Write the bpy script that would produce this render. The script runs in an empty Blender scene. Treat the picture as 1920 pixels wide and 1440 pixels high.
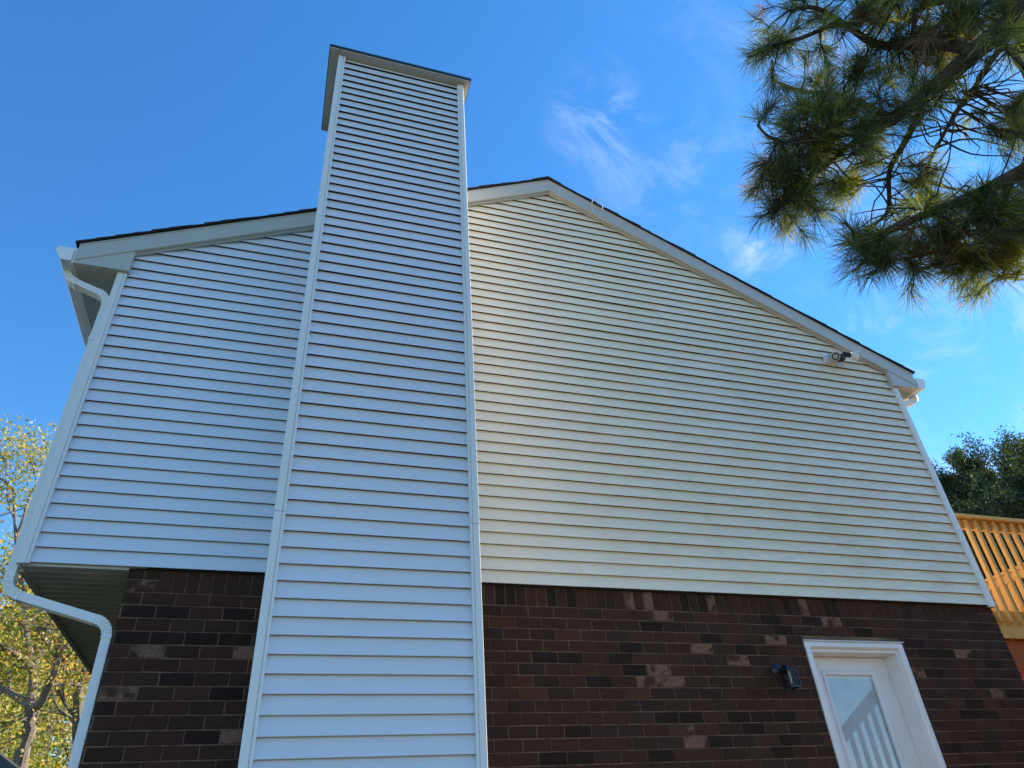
import bpy, math, random
import numpy as np
from mathutils import Vector, Matrix
random.seed(7); RNG = np.random.default_rng(11)
scene = bpy.context.scene
col = scene.collection
rad = math.radians

# ------------------------------------------------------------------ camera
CAM = Vector((1.5261, -4.9453, 1.6))
CR = Vector((0.9537, -0.29464, -0.06033)); CU = Vector((-0.12074, -0.55882, 0.82045)); CF = Vector((0.27545, 0.77519, 0.56852))
FPX = 1326.04
cam = bpy.data.cameras.new('camera'); camo = bpy.data.objects.new('camera', cam); col.objects.link(camo)
cam.sensor_width = 36; cam.lens = FPX / 1920 * 36; cam.clip_start = 0.05; cam.clip_end = 2000
camo.matrix_world = Matrix(((CR.x, CU.x, -CF.x, CAM.x), (CR.y, CU.y, -CF.y, CAM.y), (CR.z, CU.z, -CF.z, CAM.z), (0, 0, 0, 1)))
scene.camera = camo

def at(px, py, dist):
    """point of the place seen at a photo pixel, dist metres away from where the photographer stood"""
    d = (CF + CR * ((px - 960) / FPX) - CU * ((py - 720) / FPX)).normalized()
    return CAM + d * dist

# ------------------------------------------------------------------ sky, sun, exposure
SUN_AZ, SUN_EL = rad(84), rad(37)          # azimuth from +Y towards +X
world = bpy.data.worlds.new('World'); scene.world = world; world.use_nodes = True
nt = world.node_tree; N = nt.nodes; Lk = nt.links
for n in list(N): N.remove(n)
def wn(t, **kw):
    n = N.new(t)
    for k, v in kw.items(): setattr(n, k, v)
    return n
sky = wn('ShaderNodeTexSky', sky_type='NISHITA'); sky.sun_disc = False
sky.sun_elevation = SUN_EL; sky.sun_rotation = SUN_AZ
sky.air_density = 1.0; sky.dust_density = 0.0; sky.ozone_density = 3.0; sky.altitude = 200
hsv = wn('ShaderNodeHueSaturation'); hsv.inputs['Saturation'].default_value = 1.27; hsv.inputs['Value'].default_value = 1.0
Lk.new(sky.outputs[0], hsv.inputs['Color'])
tc = wn('ShaderNodeTexCoord')
# thin cirrus: streaky noise, gathered in a few drifts
mp = wn('ShaderNodeMapping'); mp.inputs['Rotation'].default_value = (0.3, 0.5, 0.9); mp.inputs['Scale'].default_value = (2.2, 4.2, 3.0)
Lk.new(tc.outputs['Generated'], mp.inputs['Vector'])
nz = wn('ShaderNodeTexNoise'); nz.inputs['Scale'].default_value = 2.6; nz.inputs['Detail'].default_value = 12; nz.inputs['Roughness'].default_value = 0.68; nz.inputs['Distortion'].default_value = 0.8
Lk.new(mp.outputs[0], nz.inputs['Vector'])
rmp = wn('ShaderNodeMapRange'); rmp.inputs['From Min'].default_value = 0.42; rmp.inputs['From Max'].default_value = 0.82; rmp.interpolation_type = 'SMOOTHSTEP'
Lk.new(nz.outputs['Fac'], rmp.inputs['Value'])
def drift(px, py, r0, r1, amt):
    d = (at(px, py, 1.0) - CAM).normalized()
    dot = wn('ShaderNodeVectorMath', operation='DISTANCE'); dot.inputs[1].default_value = d
    nv = wn('ShaderNodeVectorMath', operation='NORMALIZE'); Lk.new(tc.outputs['Generated'], nv.inputs[0]); Lk.new(nv.outputs[0], dot.inputs[0])
    m = wn('ShaderNodeMapRange'); m.interpolation_type = 'SMOOTHSTEP'
    m.inputs['From Min'].default_value = r0; m.inputs['From Max'].default_value = r1; m.inputs['To Min'].default_value = amt; m.inputs['To Max'].default_value = 0.0
    Lk.new(dot.outputs['Value'], m.inputs['Value'])
    return m.outputs[0]
acc = None
for a in ((1135, 225, 0.0, 0.10, 0.6), (1230, 290, 0.02, 0.16, 0.25), (1450, 480, 0.0, 0.10, 0.8), (1560, 560, 0.02, 0.16, 0.4), (1850, 600, 0.0, 0.10, 0.5), (1780, 300, 0.05, 0.35, 0.4), (2300, 900, 0.1, 0.6, 0.6), (3200, -200, 0.2, 0.9, 0.5)):
    o = drift(*a)
    if acc is None: acc = o
    else:
        s = wn('ShaderNodeMath', operation='MAXIMUM'); Lk.new(acc, s.inputs[0]); Lk.new(o, s.inputs[1]); acc = s.outputs[0]
cl = wn('ShaderNodeMath', operation='MULTIPLY'); Lk.new(rmp.outputs[0], cl.inputs[0]); Lk.new(acc, cl.inputs[1])
mix = wn('ShaderNodeMix', data_type='RGBA'); mix.inputs['B'].default_value = (4.0, 4.3, 5.0, 1)
Lk.new(cl.outputs[0], mix.inputs['Factor']); Lk.new(hsv.outputs[0], mix.inputs['A'])
bg = wn('ShaderNodeBackground'); bg.inputs['Strength'].default_value = 0.14
Lk.new(mix.outputs['Result'], bg.inputs['Color'])
wo = wn('ShaderNodeOutputWorld'); Lk.new(bg.outputs[0], wo.inputs[0])

sun = bpy.data.lights.new('sun', 'SUN'); sun.energy = 5.0; sun.angle = rad(0.53); sun.color = (1.0, 0.88, 0.70)
suno = bpy.data.objects.new('sun', sun); col.objects.link(suno)
SDIR = Vector((math.sin(SUN_AZ) * math.cos(SUN_EL), math.cos(SUN_AZ) * math.cos(SUN_EL), math.sin(SUN_EL)))
suno.rotation_euler = SDIR.to_track_quat('Z', 'Y').to_euler(); suno.location = (20, 5, 20)

vs = scene.view_settings
vs.view_transform = 'Standard'; vs.look = 'None'; vs.exposure = 1.08; vs.gamma = 1.0; vs.use_curve_mapping = False
scene.cycles.max_bounces = 8; scene.cycles.diffuse_bounces = 5; scene.cycles.transparent_max_bounces = 12
scene.cycles.sample_clamp_indirect = 6.0

# ------------------------------------------------------------------ materials
MATS = {}
class NB:
    """small helper around a material's node tree"""
    def __init__(self, name):
        self.m = bpy.data.materials.new(name); self.m.use_nodes = True
        self.t = self.m.node_tree; self.n = self.t.nodes; self.l = self.t.links
        self.b = self.n['Principled BSDF']; self.out = self.n['Material Output']
        MATS[name] = self.m
    def node(self, t, **kw):
        n = self.n.new(t)
        for k, v in kw.items():
            if k in n.inputs: n.inputs[k].default_value = v
            else: setattr(n, k, v)
        return n
    def link(self, a, b): self.l.new(a, b)
    def coord(self, which='Object', scale=(1, 1, 1)):
        tcn = self.node('ShaderNodeTexCoord'); mpn = self.node('ShaderNodeMapping'); mpn.inputs['Scale'].default_value = scale
        self.link(tcn.outputs[which], mpn.inputs[0]); return mpn.outputs[0]
    def world(self, scale=(1, 1, 1)):
        g = self.node('ShaderNodeNewGeometry'); mpn = self.node('ShaderNodeMapping'); mpn.inputs['Scale'].default_value = scale
        self.link(g.outputs['Position'], mpn.inputs[0]); return mpn.outputs[0]
    def noise(self, vec, scale, detail=4, rough=0.5, dist=0.0):
        n = self.node('ShaderNodeTexNoise'); n.inputs['Scale'].default_value = scale; n.inputs['Detail'].default_value = detail
        n.inputs['Roughness'].default_value = rough; n.inputs['Distortion'].default_value = dist
        self.link(vec, n.inputs['Vector']); return n.outputs['Fac']
    def rng(self, v, a, b, c=0.0, d=1.0):
        n = self.node('ShaderNodeMapRange'); n.interpolation_type = 'SMOOTHSTEP'
        for i, k in zip(('From Min', 'From Max', 'To Min', 'To Max'), (a, b, c, d)): n.inputs[i].default_value = k
        self.link(v, n.inputs['Value']); return n.outputs[0]
    def mixc(self, fac, a, b, blend='MIX'):
        n = self.node('ShaderNodeMix', data_type='RGBA', blend_type=blend)
        for v, s in ((fac, 'Factor'), (a, 'A'), (b, 'B')):
            if hasattr(v, 'is_output') or isinstance(v, bpy.types.NodeSocket): self.link(v, n.inputs[s])
            elif s == 'Factor': n.inputs[s].default_value = v
            else: n.inputs[s].default_value = (*v, 1)
        return n.outputs['Result']
    def math(self, op, a, b):
        n = self.node('ShaderNodeMath', operation=op)
        for i, v in enumerate((a, b)):
            if isinstance(v, bpy.types.NodeSocket): self.link(v, n.inputs[i])
            else: n.inputs[i].default_value = v
        return n.outputs[0]
    def color(self, s):
        if isinstance(s, bpy.types.NodeSocket): self.link(s, self.b.inputs['Base Color'])
        else: self.b.inputs['Base Color'].default_value = (*s, 1)
    def bump(self, h, strength, dist=0.01):
        n = self.node('ShaderNodeBump'); n.inputs['Strength'].default_value = strength; n.inputs['Distance'].default_value = dist
        self.link(h, n.inputs['Height']); self.link(n.outputs[0], self.b.inputs['Normal'])
    def rough(self, v):
        if isinstance(v, bpy.types.NodeSocket): self.link(v, self.b.inputs['Roughness'])
        else: self.b.inputs['Roughness'].default_value = v

def m_siding(name, base, dirt, amount, east=False):
    k = NB(name)
    w = k.world((1, 1, 1)); streak = k.world((0.8, 1, 9.0)); oi = k.node('ShaderNodeObjectInfo')
    big = k.rng(k.noise(w, 0.9, 8, 0.72), 0.30, 0.85)
    fine = k.rng(k.noise(streak, 5.5, 8, 0.75), 0.42, 0.75)
    f = k.math('MULTIPLY', k.math('ADD', k.math('MULTIPLY', big, 0.45), k.math('MULTIPLY', fine, 0.6)), amount)
    if east:      # grime with warm bounce tint in it, thicker towards the right-hand end
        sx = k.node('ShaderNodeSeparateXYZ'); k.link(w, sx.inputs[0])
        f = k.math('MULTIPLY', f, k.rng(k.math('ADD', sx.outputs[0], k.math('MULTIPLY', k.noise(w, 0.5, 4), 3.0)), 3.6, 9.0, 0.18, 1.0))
    c = k.mixc(f, base, dirt)
    # pale chalky scuffs
    sc = k.rng(k.noise(k.world((1.6, 1, 14.0)), 3.2, 7, 0.7), 0.66, 0.78)
    c = k.mixc(k.math('MULTIPLY', sc, 0.35), c, (0.92, 0.92, 0.92))
    c = k.mixc(k.math('MULTIPLY', oi.outputs['Random'], 0.06), c, (0.55, 0.55, 0.55))
    # spatter and specks
    sp = k.rng(k.noise(w, 38, 2, 0.5), 0.735, 0.76)
    c = k.mixc(k.math('MULTIPLY', sp, 0.35), c, (0.22, 0.2, 0.16))
    k.color(c)
    k.rough(k.rng(k.noise(w, 3, 3), 0.3, 0.7, 0.36, 0.52))
    h = k.math('ADD', k.math('MULTIPLY', k.noise(k.world((0.9, 1, 3.0)), 2.2, 2), 1.0), k.math('MULTIPLY', k.noise(k.world((1.5, 1, 40.0)), 9, 3), 0.05))
    k.bump(h, 0.5, 0.014)
    return k.m
m_siding('vinyl', (0.68, 0.72, 0.795), (0.55, 0.52, 0.43), 0.2)  # cool tint puts blue sky light into the siding colour
m_siding('vinyl_side', (0.84, 0.82, 0.77), (0.6, 0.55, 0.4), 0.1)  # paler copy for the chimney sides, raised to bounce sunlight onto the gable
m_siding('vinyl_chimney', (0.69, 0.70, 0.74), (0.52, 0.47, 0.36), 0.25)  # same siding, sky blue mixed into its base colour
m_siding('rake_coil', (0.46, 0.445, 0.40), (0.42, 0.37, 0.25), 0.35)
m_siding('vinyl_warmlit_mildew', (0.86, 0.755, 0.585), (0.44, 0.315, 0.12), 0.8, True)  # right wall: warm bounce light painted into the base, mildew grime over it
m_siding('vinyl_trim', (0.74, 0.735, 0.71), (0.5, 0.46, 0.36), 0.2)
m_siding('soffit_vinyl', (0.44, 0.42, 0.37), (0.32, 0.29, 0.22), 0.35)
m_siding('gutter_metal', (0.78, 0.78, 0.77), (0.5, 0.48, 0.42), 0.25)

def m_plain(name, c, rough=0.5, metal=0.0, var=0.15, scale=8.0, bump=0.0):
    k = NB(name); w = k.world()
    f = k.rng(k.noise(w, scale, 5, 0.6), 0.3, 0.7)
    k.color(k.mixc(f, tuple(v * (1 - var) for v in c), tuple(min(1, v * (1 + var)) for v in c)))
    k.rough(rough); k.b.inputs['Metallic'].default_value = metal
    if bump: k.bump(k.noise(w, scale * 6, 4), bump, 0.004)
    return k.m
m_plain('black_metal', (0.012, 0.012, 0.014), 0.35)
m_plain('black_plastic', (0.015, 0.015, 0.017), 0.42)
m_plain('drip_edge', (0.02, 0.02, 0.022), 0.5)
m_plain('grey_box', (0.42, 0.42, 0.4), 0.5)
m_plain('lamp_white', (0.7, 0.69, 0.66), 0.4)
m_plain('candle', (0.85, 0.84, 0.82), 0.45)
m_plain('seam_dark', (0.05, 0.045, 0.04), 0.9)
m_plain('door_paint', (0.72, 0.70, 0.70), 0.38, var=0.05, scale=4)
m_plain('blind_vinyl', (0.72, 0.73, 0.74), 0.5, var=0.06)
m_plain('interior_dark', (0.08, 0.075, 0.07), 0.9)
m_plain('cable_sheath', (0.6, 0.58, 0.52), 0.5)
m_plain('tar_felt', (0.022, 0.021, 0.020), 0.95)
m_plain('gap_dark', (0.03, 0.028, 0.025), 0.95)

k = NB('shingle'); w = k.world()
k.color(k.mixc(k.noise(w, 90, 3), (0.012, 0.011, 0.012), (0.05, 0.046, 0.045))); k.rough(0.95); k.bump(k.noise(w, 260, 2), 0.5, 0.003)

def m_brick(name, a, b, fleck=None, amt=0.0):
    k = NB(name); oi = k.node('ShaderNodeObjectInfo')
    tcn = k.node('ShaderNodeTexCoord'); add = k.node('ShaderNodeVectorMath', operation='ADD')
    g = k.node('ShaderNodeNewGeometry'); k.link(g.outputs['Position'], add.inputs[0]); 
    cmb = k.node('ShaderNodeCombineXYZ'); k.link(k.math('MULTIPLY', oi.outputs['Random'], 30.0), cmb.inputs[2]); k.link(cmb.outputs[0], add.inputs[1])
    v = add.outputs[0]
    c = k.mixc(k.rng(k.noise(v, 9, 4, 0.6), 0.25, 0.75), a, b)
    c = k.mixc(k.math('MULTIPLY', oi.outputs['Random'], 0.5), c, tuple(x * 0.55 for x in a))
    # wire-cut grain
    st = k.node('ShaderNodeMapping'); st.inputs['Scale'].default_value = (1, 1, 1); k.link(v, st.inputs[0])
    gr = k.noise(st.outputs[0], 240, 3, 0.6)
    c = k.mixc(k.math('MULTIPLY', k.rng(gr, 0.5, 0.75), 0.45), c, tuple(min(1, x * 2.2) for x in b))
    if fleck:
        patch = k.rng(k.noise(v, 10, 3, 0.5), 0.38, 0.54)
        grain = k.rng(k.noise(v, 210, 5, 0.8, 1.5), 0.46, 0.56)
        c = k.mixc(k.math('MULTIPLY', k.math('MULTIPLY', patch, grain), amt), c, fleck)
    k.color(c); k.rough(0.85); k.b.inputs['Specular IOR Level'].default_value = 0.12
    k.bump(k.math('ADD', k.math('MULTIPLY', gr, 0.6), k.noise(v, 40, 3)), 0.7, 0.003)
    return k.m
m_brick('brick_brown', (0.052, 0.023, 0.015), (0.072, 0.031, 0.021))
m_brick('brick_umber', (0.042, 0.021, 0.015), (0.060, 0.029, 0.020))
m_brick('brick_charcoal', (0.024, 0.013, 0.010), (0.037, 0.020, 0.015))
m_brick('brick_rust', (0.064, 0.026, 0.016), (0.090, 0.036, 0.022))
m_brick('brick_flecked', (0.056, 0.026, 0.018), (0.078, 0.036, 0.025), (0.44, 0.24, 0.16), 0.75)
k = NB('mortar'); w = k.world()
k.color(k.mixc(k.rng(k.noise(w, 5, 6, 0.7), 0.3, 0.7), (0.10, 0.058, 0.036), (0.24, 0.14, 0.085))); k.rough(0.95); k.bump(k.noise(w, 120, 4), 0.8, 0.004)
k = NB('brick_far'); w = k.world()
bt = k.node('ShaderNodeTexBrick'); bt.inputs['Scale'].default_value = 1.0
bt.inputs['Color1'].default_value = (0.09, 0.031, 0.02, 1); bt.inputs['Color2'].default_value = (0.06, 0.028, 0.02, 1); bt.inputs['Mortar'].default_value = (0.2, 0.12, 0.08, 1)
bt.inputs['Brick Width'].default_value = 0.2015; bt.inputs['Row Height'].default_value = 0.0815; bt.inputs['Mortar Size'].default_value = 0.006
swz = k.node('ShaderNodeSeparateXYZ'); cmz = k.node('ShaderNodeCombineXYZ'); k.link(w, swz.inputs[0]); k.link(swz.outputs[1], cmz.inputs[0]); k.link(swz.outputs[2], cmz.inputs[1]); k.link(cmz.outputs[0], bt.inputs['Vector'])
k.color(bt.outputs['Color']); k.rough(0.9)

def m_wood(name, a, b, rough=0.6):
    k = NB(name); oi = k.node('ShaderNodeObjectInfo')
    w = k.world((2.5, 2.5, 2.5)); g = k.noise(w, 7, 6, 0.65, 1.5)
    c = k.mixc(k.rng(g, 0.3, 0.7), a, b)
    c = k.mixc(k.math('MULTIPLY', oi.outputs['Random'], 0.4), c, tuple(x * 0.7 for x in a))
    kn = k.rng(k.noise(k.world(), 14, 2), 0.70, 0.76)
    c = k.mixc(k.math('MULTIPLY', kn, 0.7), c, tuple(x * 0.35 for x in a))
    k.color(c); k.rough(rough); k.bump(g, 0.3, 0.003); k.b.inputs['Specular IOR Level'].default_value = 0.2
m_wood('pine_lumber', (0.58, 0.285, 0.06), (0.69, 0.38, 0.11))
m_wood('lumber_weathered', (0.40, 0.27, 0.14), (0.52, 0.37, 0.2))
m_wood('shed_stain', (0.03, 0.022, 0.017), (0.05, 0.036, 0.026))
m_wood('red_stain', (0.55, 0.032, 0.010), (0.64, 0.05, 0.015))
m_wood('orange_stain', (0.30, 0.065, 0.008), (0.38, 0.10, 0.018))

def m_bark(name, a, b):
    k = NB(name); w = k.world((1, 1, 0.35)); g = k.noise(w, 22, 6, 0.7, 0.8)
    k.color(k.mixc(k.rng(g, 0.3, 0.7), a, b)); k.rough(0.95); k.bump(g, 0.9, 0.02)
m_bark('bark_grey', (0.10, 0.08, 0.06), (0.26, 0.22, 0.18))
m_bark('bark_pine', (0.035, 0.022, 0.015), (0.11, 0.065, 0.042))

def m_leaf(name, trans=0.5, gloss=0.12, rough=0.45):
    k = NB(name)
    a = k.node('ShaderNodeAttribute', attribute_name='tint')
    d = k.node('ShaderNodeBsdfDiffuse'); t = k.node('ShaderNodeBsdfTranslucent'); g = k.node('ShaderNodeBsdfGlossy'); g.inputs['Roughness'].default_value = rough
    tcol = k.mixc(1.0, a.outputs['Color'], (1.35, 1.3, 0.55), 'MULTIPLY')
    k.link(a.outputs['Color'], d.inputs['Color']); k.link(tcol, t.inputs['Color'])
    m1 = k.node('ShaderNodeMixShader'); m1.inputs[0].default_value = trans; k.link(d.outputs[0], m1.inputs[1]); k.link(t.outputs[0], m1.inputs[2])
    m2 = k.node('ShaderNodeMixShader'); m2.inputs[0].default_value = gloss; k.link(m1.outputs[0], m2.inputs[1]); k.link(g.outputs[0], m2.inputs[2])
    k.n.remove(k.b); k.link(m2.outputs[0], k.out.inputs[0])
m_leaf('leaf', 0.5, 0.03, 0.5)
m_leaf('leaf_waxy', 0.35, 0.05, 0.5)
m_leaf('needle', 0.5, 0.07, 0.45)

k = NB('glass')
gl = k.node('ShaderNodeBsdfGlossy'); gl.inputs['Roughness'].default_value = 0.0; tr = k.node('ShaderNodeBsdfTransparent'); tr.inputs['Color'].default_value = (0.86, 0.9, 0.9, 1)
lw = k.node('ShaderNodeLayerWeight'); lw.inputs['Blend'].default_value = 0.5
fr = k.math('ADD', k.math('MULTIPLY', k.math('POWER', lw.outputs['Facing'], 5.0), 0.8), 0.10)
mx = k.node('ShaderNodeMixShader'); k.link(fr, mx.inputs[0]); k.link(tr.outputs[0], mx.inputs[1]); k.link(gl.outputs[0], mx.inputs[2]); k.n.remove(k.b); k.link(mx.outputs[0], k.out.inputs[0])
k = NB('lantern_glass')
gl = k.node('ShaderNodeBsdfGlossy'); gl.inputs['Roughness'].default_value = 0.05; tr = k.node('ShaderNodeBsdfTransparent'); tr.inputs['Color'].default_value = (0.78, 0.79, 0.79, 1)
mx = k.node('ShaderNodeMixShader'); mx.inputs[0].default_value = 0.012; k.link(tr.outputs[0], mx.inputs[1]); k.link(gl.outputs[0], mx.inputs[2]); k.n.remove(k.b); k.link(mx.outputs[0], k.out.inputs[0])

k = NB('soffit_vent'); w = k.world()
vo = k.node('ShaderNodeTexVoronoi'); vo.inputs['Scale'].default_value = 70; vo.inputs['Randomness'].default_value = 0.0; k.link(w, vo.inputs['Vector'])
k.color(k.mixc(k.rng(vo.outputs['Distance'], 0.28, 0.34), (0.05, 0.05, 0.045), (0.5, 0.48, 0.43))); k.rough(0.6)

k = NB('lawn'); w = k.world()
n1 = k.rng(k.noise(w, 0.35, 6, 0.65), 0.35, 0.65); n2 = k.noise(w, 14, 5, 0.7)
c = k.mixc(n1, (0.030, 0.048, 0.016), (0.055, 0.060, 0.026)); c = k.mixc(k.rng(n2, 0.5, 0.75), c, (0.09, 0.065, 0.035)); k.color(c); k.rough(0.95); k.bump(n2, 1.0, 0.03)

# ------------------------------------------------------------------ mesh helpers
class MB:
    def __init__(s): s.v = []; s.f = []
    def add(s, v, f):
        o = len(s.v); s.v += [tuple(p) for p in v]; s.f += [tuple(i + o for i in q) for q in f]; return s
    def box(s, x0, x1, y0, y1, z0, z1):
        return s.add([(x0, y0, z0), (x1, y0, z0), (x1, y1, z0), (x0, y1, z0), (x0, y0, z1), (x1, y0, z1), (x1, y1, z1), (x0, y1, z1)],
                     [(0, 3, 2, 1), (4, 5, 6, 7), (0, 1, 5, 4), (1, 2, 6, 5), (2, 3, 7, 6), (3, 0, 4, 7)])
    def cbox(s, x0, x1, y0, y1, z0, z1, c=0.003):
        """box with chamfered front (-y) face"""
        v = [(x0 + c, y0, z0 + c), (x1 - c, y0, z0 + c), (x1 - c, y0, z1 - c), (x0 + c, y0, z1 - c),
             (x0, y0 + c, z0), (x1, y0 + c, z0), (x1, y0 + c, z1), (x0, y0 + c, z1),
             (x0, y1, z0), (x1, y1, z0), (x1, y1, z1), (x0, y1, z1)]
        return s.add(v, [(0, 1, 2, 3), (0, 4, 5, 1), (1, 5, 6, 2), (2, 6, 7, 3), (3, 7, 4, 0), (4, 8, 9, 5), (5, 9, 10, 6), (6, 10, 11, 7), (7, 11, 8, 4), (8, 11, 10, 9)])
    def extrude(s, prof, a, b, closed=True):
        """sweep profile: a(p), b(p) map a 2-D profile point to the two ends"""
        n = len(prof); v = [a(p) for p in prof] + [b(p) for p in prof]
        f = [(i, (i + 1) % n, n + (i + 1) % n, n + i) for i in range(n if closed else n - 1)]
        if closed: f += [tuple(range(n - 1, -1, -1)), tuple(range(n, 2 * n))]
        return s.add(v, f)
    def tube(s, pts, rads, sides=8, cap=True):
        pts = [Vector(p) for p in pts]; n = len(pts); V = []; ref = None
        for i, p in enumerate(pts):
            t = (pts[min(i + 1, n - 1)] - pts[max(i - 1, 0)]).normalized()
            if ref is None: ref = t.orthogonal().normalized()
            ref = (ref - t * ref.dot(t)).normalized(); b = t.cross(ref)
            r = rads[i] if hasattr(rads, '__len__') else rads
            for k in range(sides):
                a = 2 * math.pi * k / sides; V.append(p + ref * (math.cos(a) * r) + b * (math.sin(a) * r))
        F = [(i * sides + k, i * sides + (k + 1) % sides, (i + 1) * sides + (k + 1) % sides, (i + 1) * sides + k) for i in range(n - 1) for k in range(sides)]
        if cap: F += [tuple(range(sides - 1, -1, -1)), tuple((n - 1) * sides + k for k in range(sides))]
        return s.add(V, F)
    def sweep(s, path, prof, upv=Vector((0, 1, 0))):
        """sweep a closed 2-D profile (u along upv, w across) along a path with mitred bends"""
        path = [Vector(p) for p in path]; n = len(path); m = len(prof); V = []
        for i, p in enumerate(path):
            a = (path[i] - path[i - 1]).normalized() if i else (path[1] - path[0]).normalized()
            b = (path[i + 1] - path[i]).normalized() if i < n - 1 else a
            t = (a + b).normalized(); w = t.cross(upv).normalized(); sc = 1 / max(0.5, t.dot(a))
            for (u, q) in prof: V.append(p + upv * u + w * (q * sc))
        F = [(i * m + k, i * m + (k + 1) % m, (i + 1) * m + (k + 1) % m, (i + 1) * m + k) for i in range(n - 1) for k in range(m)]
        F += [tuple(range(m - 1, -1, -1)), tuple((n - 1) * m + k for k in range(m))]
        return s.add(V, F)
    def disc(s, c, axis, r, h, sides=20):
        c = Vector(c); axis = Vector(axis).normalized(); return s.tube([c, c + axis * h], r, sides)
    def lathe(s, c, axis, prof, sides=20):
        """prof: list of (r, h) along axis"""
        c = Vector(c); axis = Vector(axis).normalized(); a = axis.orthogonal().normalized(); b = axis.cross(a); V = []
        for r, h in prof:
            for k in range(sides):
                t = 2 * math.pi * k / sides; V.append(c + axis * h + a * (math.cos(t) * r) + b * (math.sin(t) * r))
        n = len(prof)
        F = [(i * sides + k, i * sides + (k + 1) % sides, (i + 1) * sides + (k + 1) % sides, (i + 1) * sides + k) for i in range(n - 1) for k in range(sides)]
        F += [tuple(range(sides - 1, -1, -1)), tuple((n - 1) * sides + k for k in range(sides))]
        return s.add(V, F)
    def mesh(s, name, mat):
        me = bpy.data.meshes.new(name); me.from_pydata(s.v, [], s.f); me.update()
        import bmesh
        bm = bmesh.new(); bm.from_mesh(me); bmesh.ops.recalc_face_normals(bm, faces=bm.faces); bm.to_mesh(me); bm.free()
        if mat: me.materials.append(MATS[mat])
        return me
    def build(s, name, mat, parent=None, smooth=False, loc=None):
        me = s.mesh(name, mat)
        if smooth:
            me.polygons.foreach_set('use_smooth', [True] * len(me.polygons))
            me.set_sharp_from_angle(angle=rad(35))
        return link(name, me, parent, loc)

def link(name, me, parent=None, loc=None):
    o = bpy.data.objects.new(name, me); col.objects.link(o)
    if parent is not None:
        o.parent = parent
        if parent.type == 'EMPTY': base = -parent.location
        else: base = Vector((0, 0, 0))
    else: base = Vector((0, 0, 0))
    o.location = base + (Vector(loc) if loc is not None else Vector((0, 0, 0)))
    return o
def thing(name, label, cat, loc, group=None):
    e = bpy.data.objects.new(name, None); col.objects.link(e); e.location = loc; e.empty_display_size = 0.2
    return tag(e, label, cat, group)
def tag(o, label, cat, group=None):
    o['label'] = label; o['category'] = cat
    if group: o['group'] = group
    return o
def struct(o): o['kind'] = 'structure'; return o
def stuff(o): o['kind'] = 'stuff'; return o

def fast_mesh(name, V, polys_sizes, loops, tint, mat):
    me = bpy.data.meshes.new(name)
    V = np.asarray(V, np.float32).reshape(-1, 3)
    me.vertices.add(len(V)); me.vertices.foreach_set('co', V.ravel())
    loops = np.asarray(loops, np.int32); me.loops.add(len(loops)); me.loops.foreach_set('vertex_index', loops)
    sizes = np.asarray(polys_sizes, np.int32); st = np.concatenate(([0], np.cumsum(sizes)[:-1])).astype(np.int32)
    me.polygons.add(len(sizes)); me.polygons.foreach_set('loop_start', st); me.polygons.foreach_set('loop_total', sizes)
    me.update(calc_edges=True)
    at_ = me.attributes.new('tint', 'FLOAT_COLOR', 'POINT'); c4 = np.ones((len(V), 4), np.float32); c4[:, :3] = tint; at_.data.foreach_set('color', c4.ravel())
    me.materials.append(MATS[mat]); me.validate()
    return me

# ------------------------------------------------------------------ ground
g = MB(); R = 600; n = 24
vv = []; ff = []
for j in range(n + 1):
    for i in range(n + 1):
        x = -R + 2 * R * i / n; y = -R + 2 * R * j / n; vv.append((x, y, 0.0))
for j in range(n):
    for i in range(n): ff.append((j * (n + 1) + i, j * (n + 1) + i + 1, (j + 1) * (n + 1) + i + 1, (j + 1) * (n + 1) + i))
g.add(vv, ff); struct(g.build('ground', 'lawn'))

k = NB('bounce_straw'); w = k.world(); n2 = k.noise(k.world((1, 3, 1)), 30, 5, 0.7)  # unseen straw bed, added to bounce warm light onto the right wall
k.color(k.mixc(k.rng(n2, 0.35, 0.65), (0.20, 0.11, 0.05), (0.34, 0.20, 0.10))); k.rough(0.95); k.bump(n2, 1.0, 0.02)
pts = []
for i in range(40):
    a = 2 * math.pi * i / 40; rr = 1 + 0.10 * math.sin(3 * a + 1) + 0.05 * math.sin(7 * a); pts.append((8.2 + 5.0 * rr * math.cos(a), -4.2 + 3.4 * rr * math.sin(a)))
g = MB(); g.extrude(pts, lambda p: (p[0], p[1], 0.001), lambda p: (p[0], p[1], 0.03)); struct(g.build('bounce_straw_bed', 'bounce_straw'))

# ------------------------------------------------------------------ house
E = 0.1016                   # siding exposure
B = 3.3879                   # underside of the siding
XL, XR = 0.0, 7.818          # ends of the siding boards
PK, PKZ, SL = 3.886, 7.975, 0.492      # ridge position, underside of rake board at ridge, roof slope
DEP = 9.0                    # depth of the house
CX0, CX1, CY = 1.492, 2.640, -0.7945   # chimney siding
CZ0 = B - 1.2428
CTOP = CZ0 + 61.6 * E
house = thing('house', 'two-storey house, white vinyl siding over dark brown brick, tall sided chimney', 'house', (3.9, 0, 0))
rake = lambda x: PKZ - SL * abs(x - PK)

# wall backing
mb = MB(); prof = [(XL, B), (XR, B), (XR, rake(XR) + 0.06), (PK, PKZ + 0.08), (XL, rake(XL) + 0.06)]
mb.extrude(prof, lambda p: (p[0], 0.0272, p[1]), lambda p: (p[0], 0.16, p[1]))
wall = mb.build('gable_wall', 'tar_felt', house)

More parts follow.
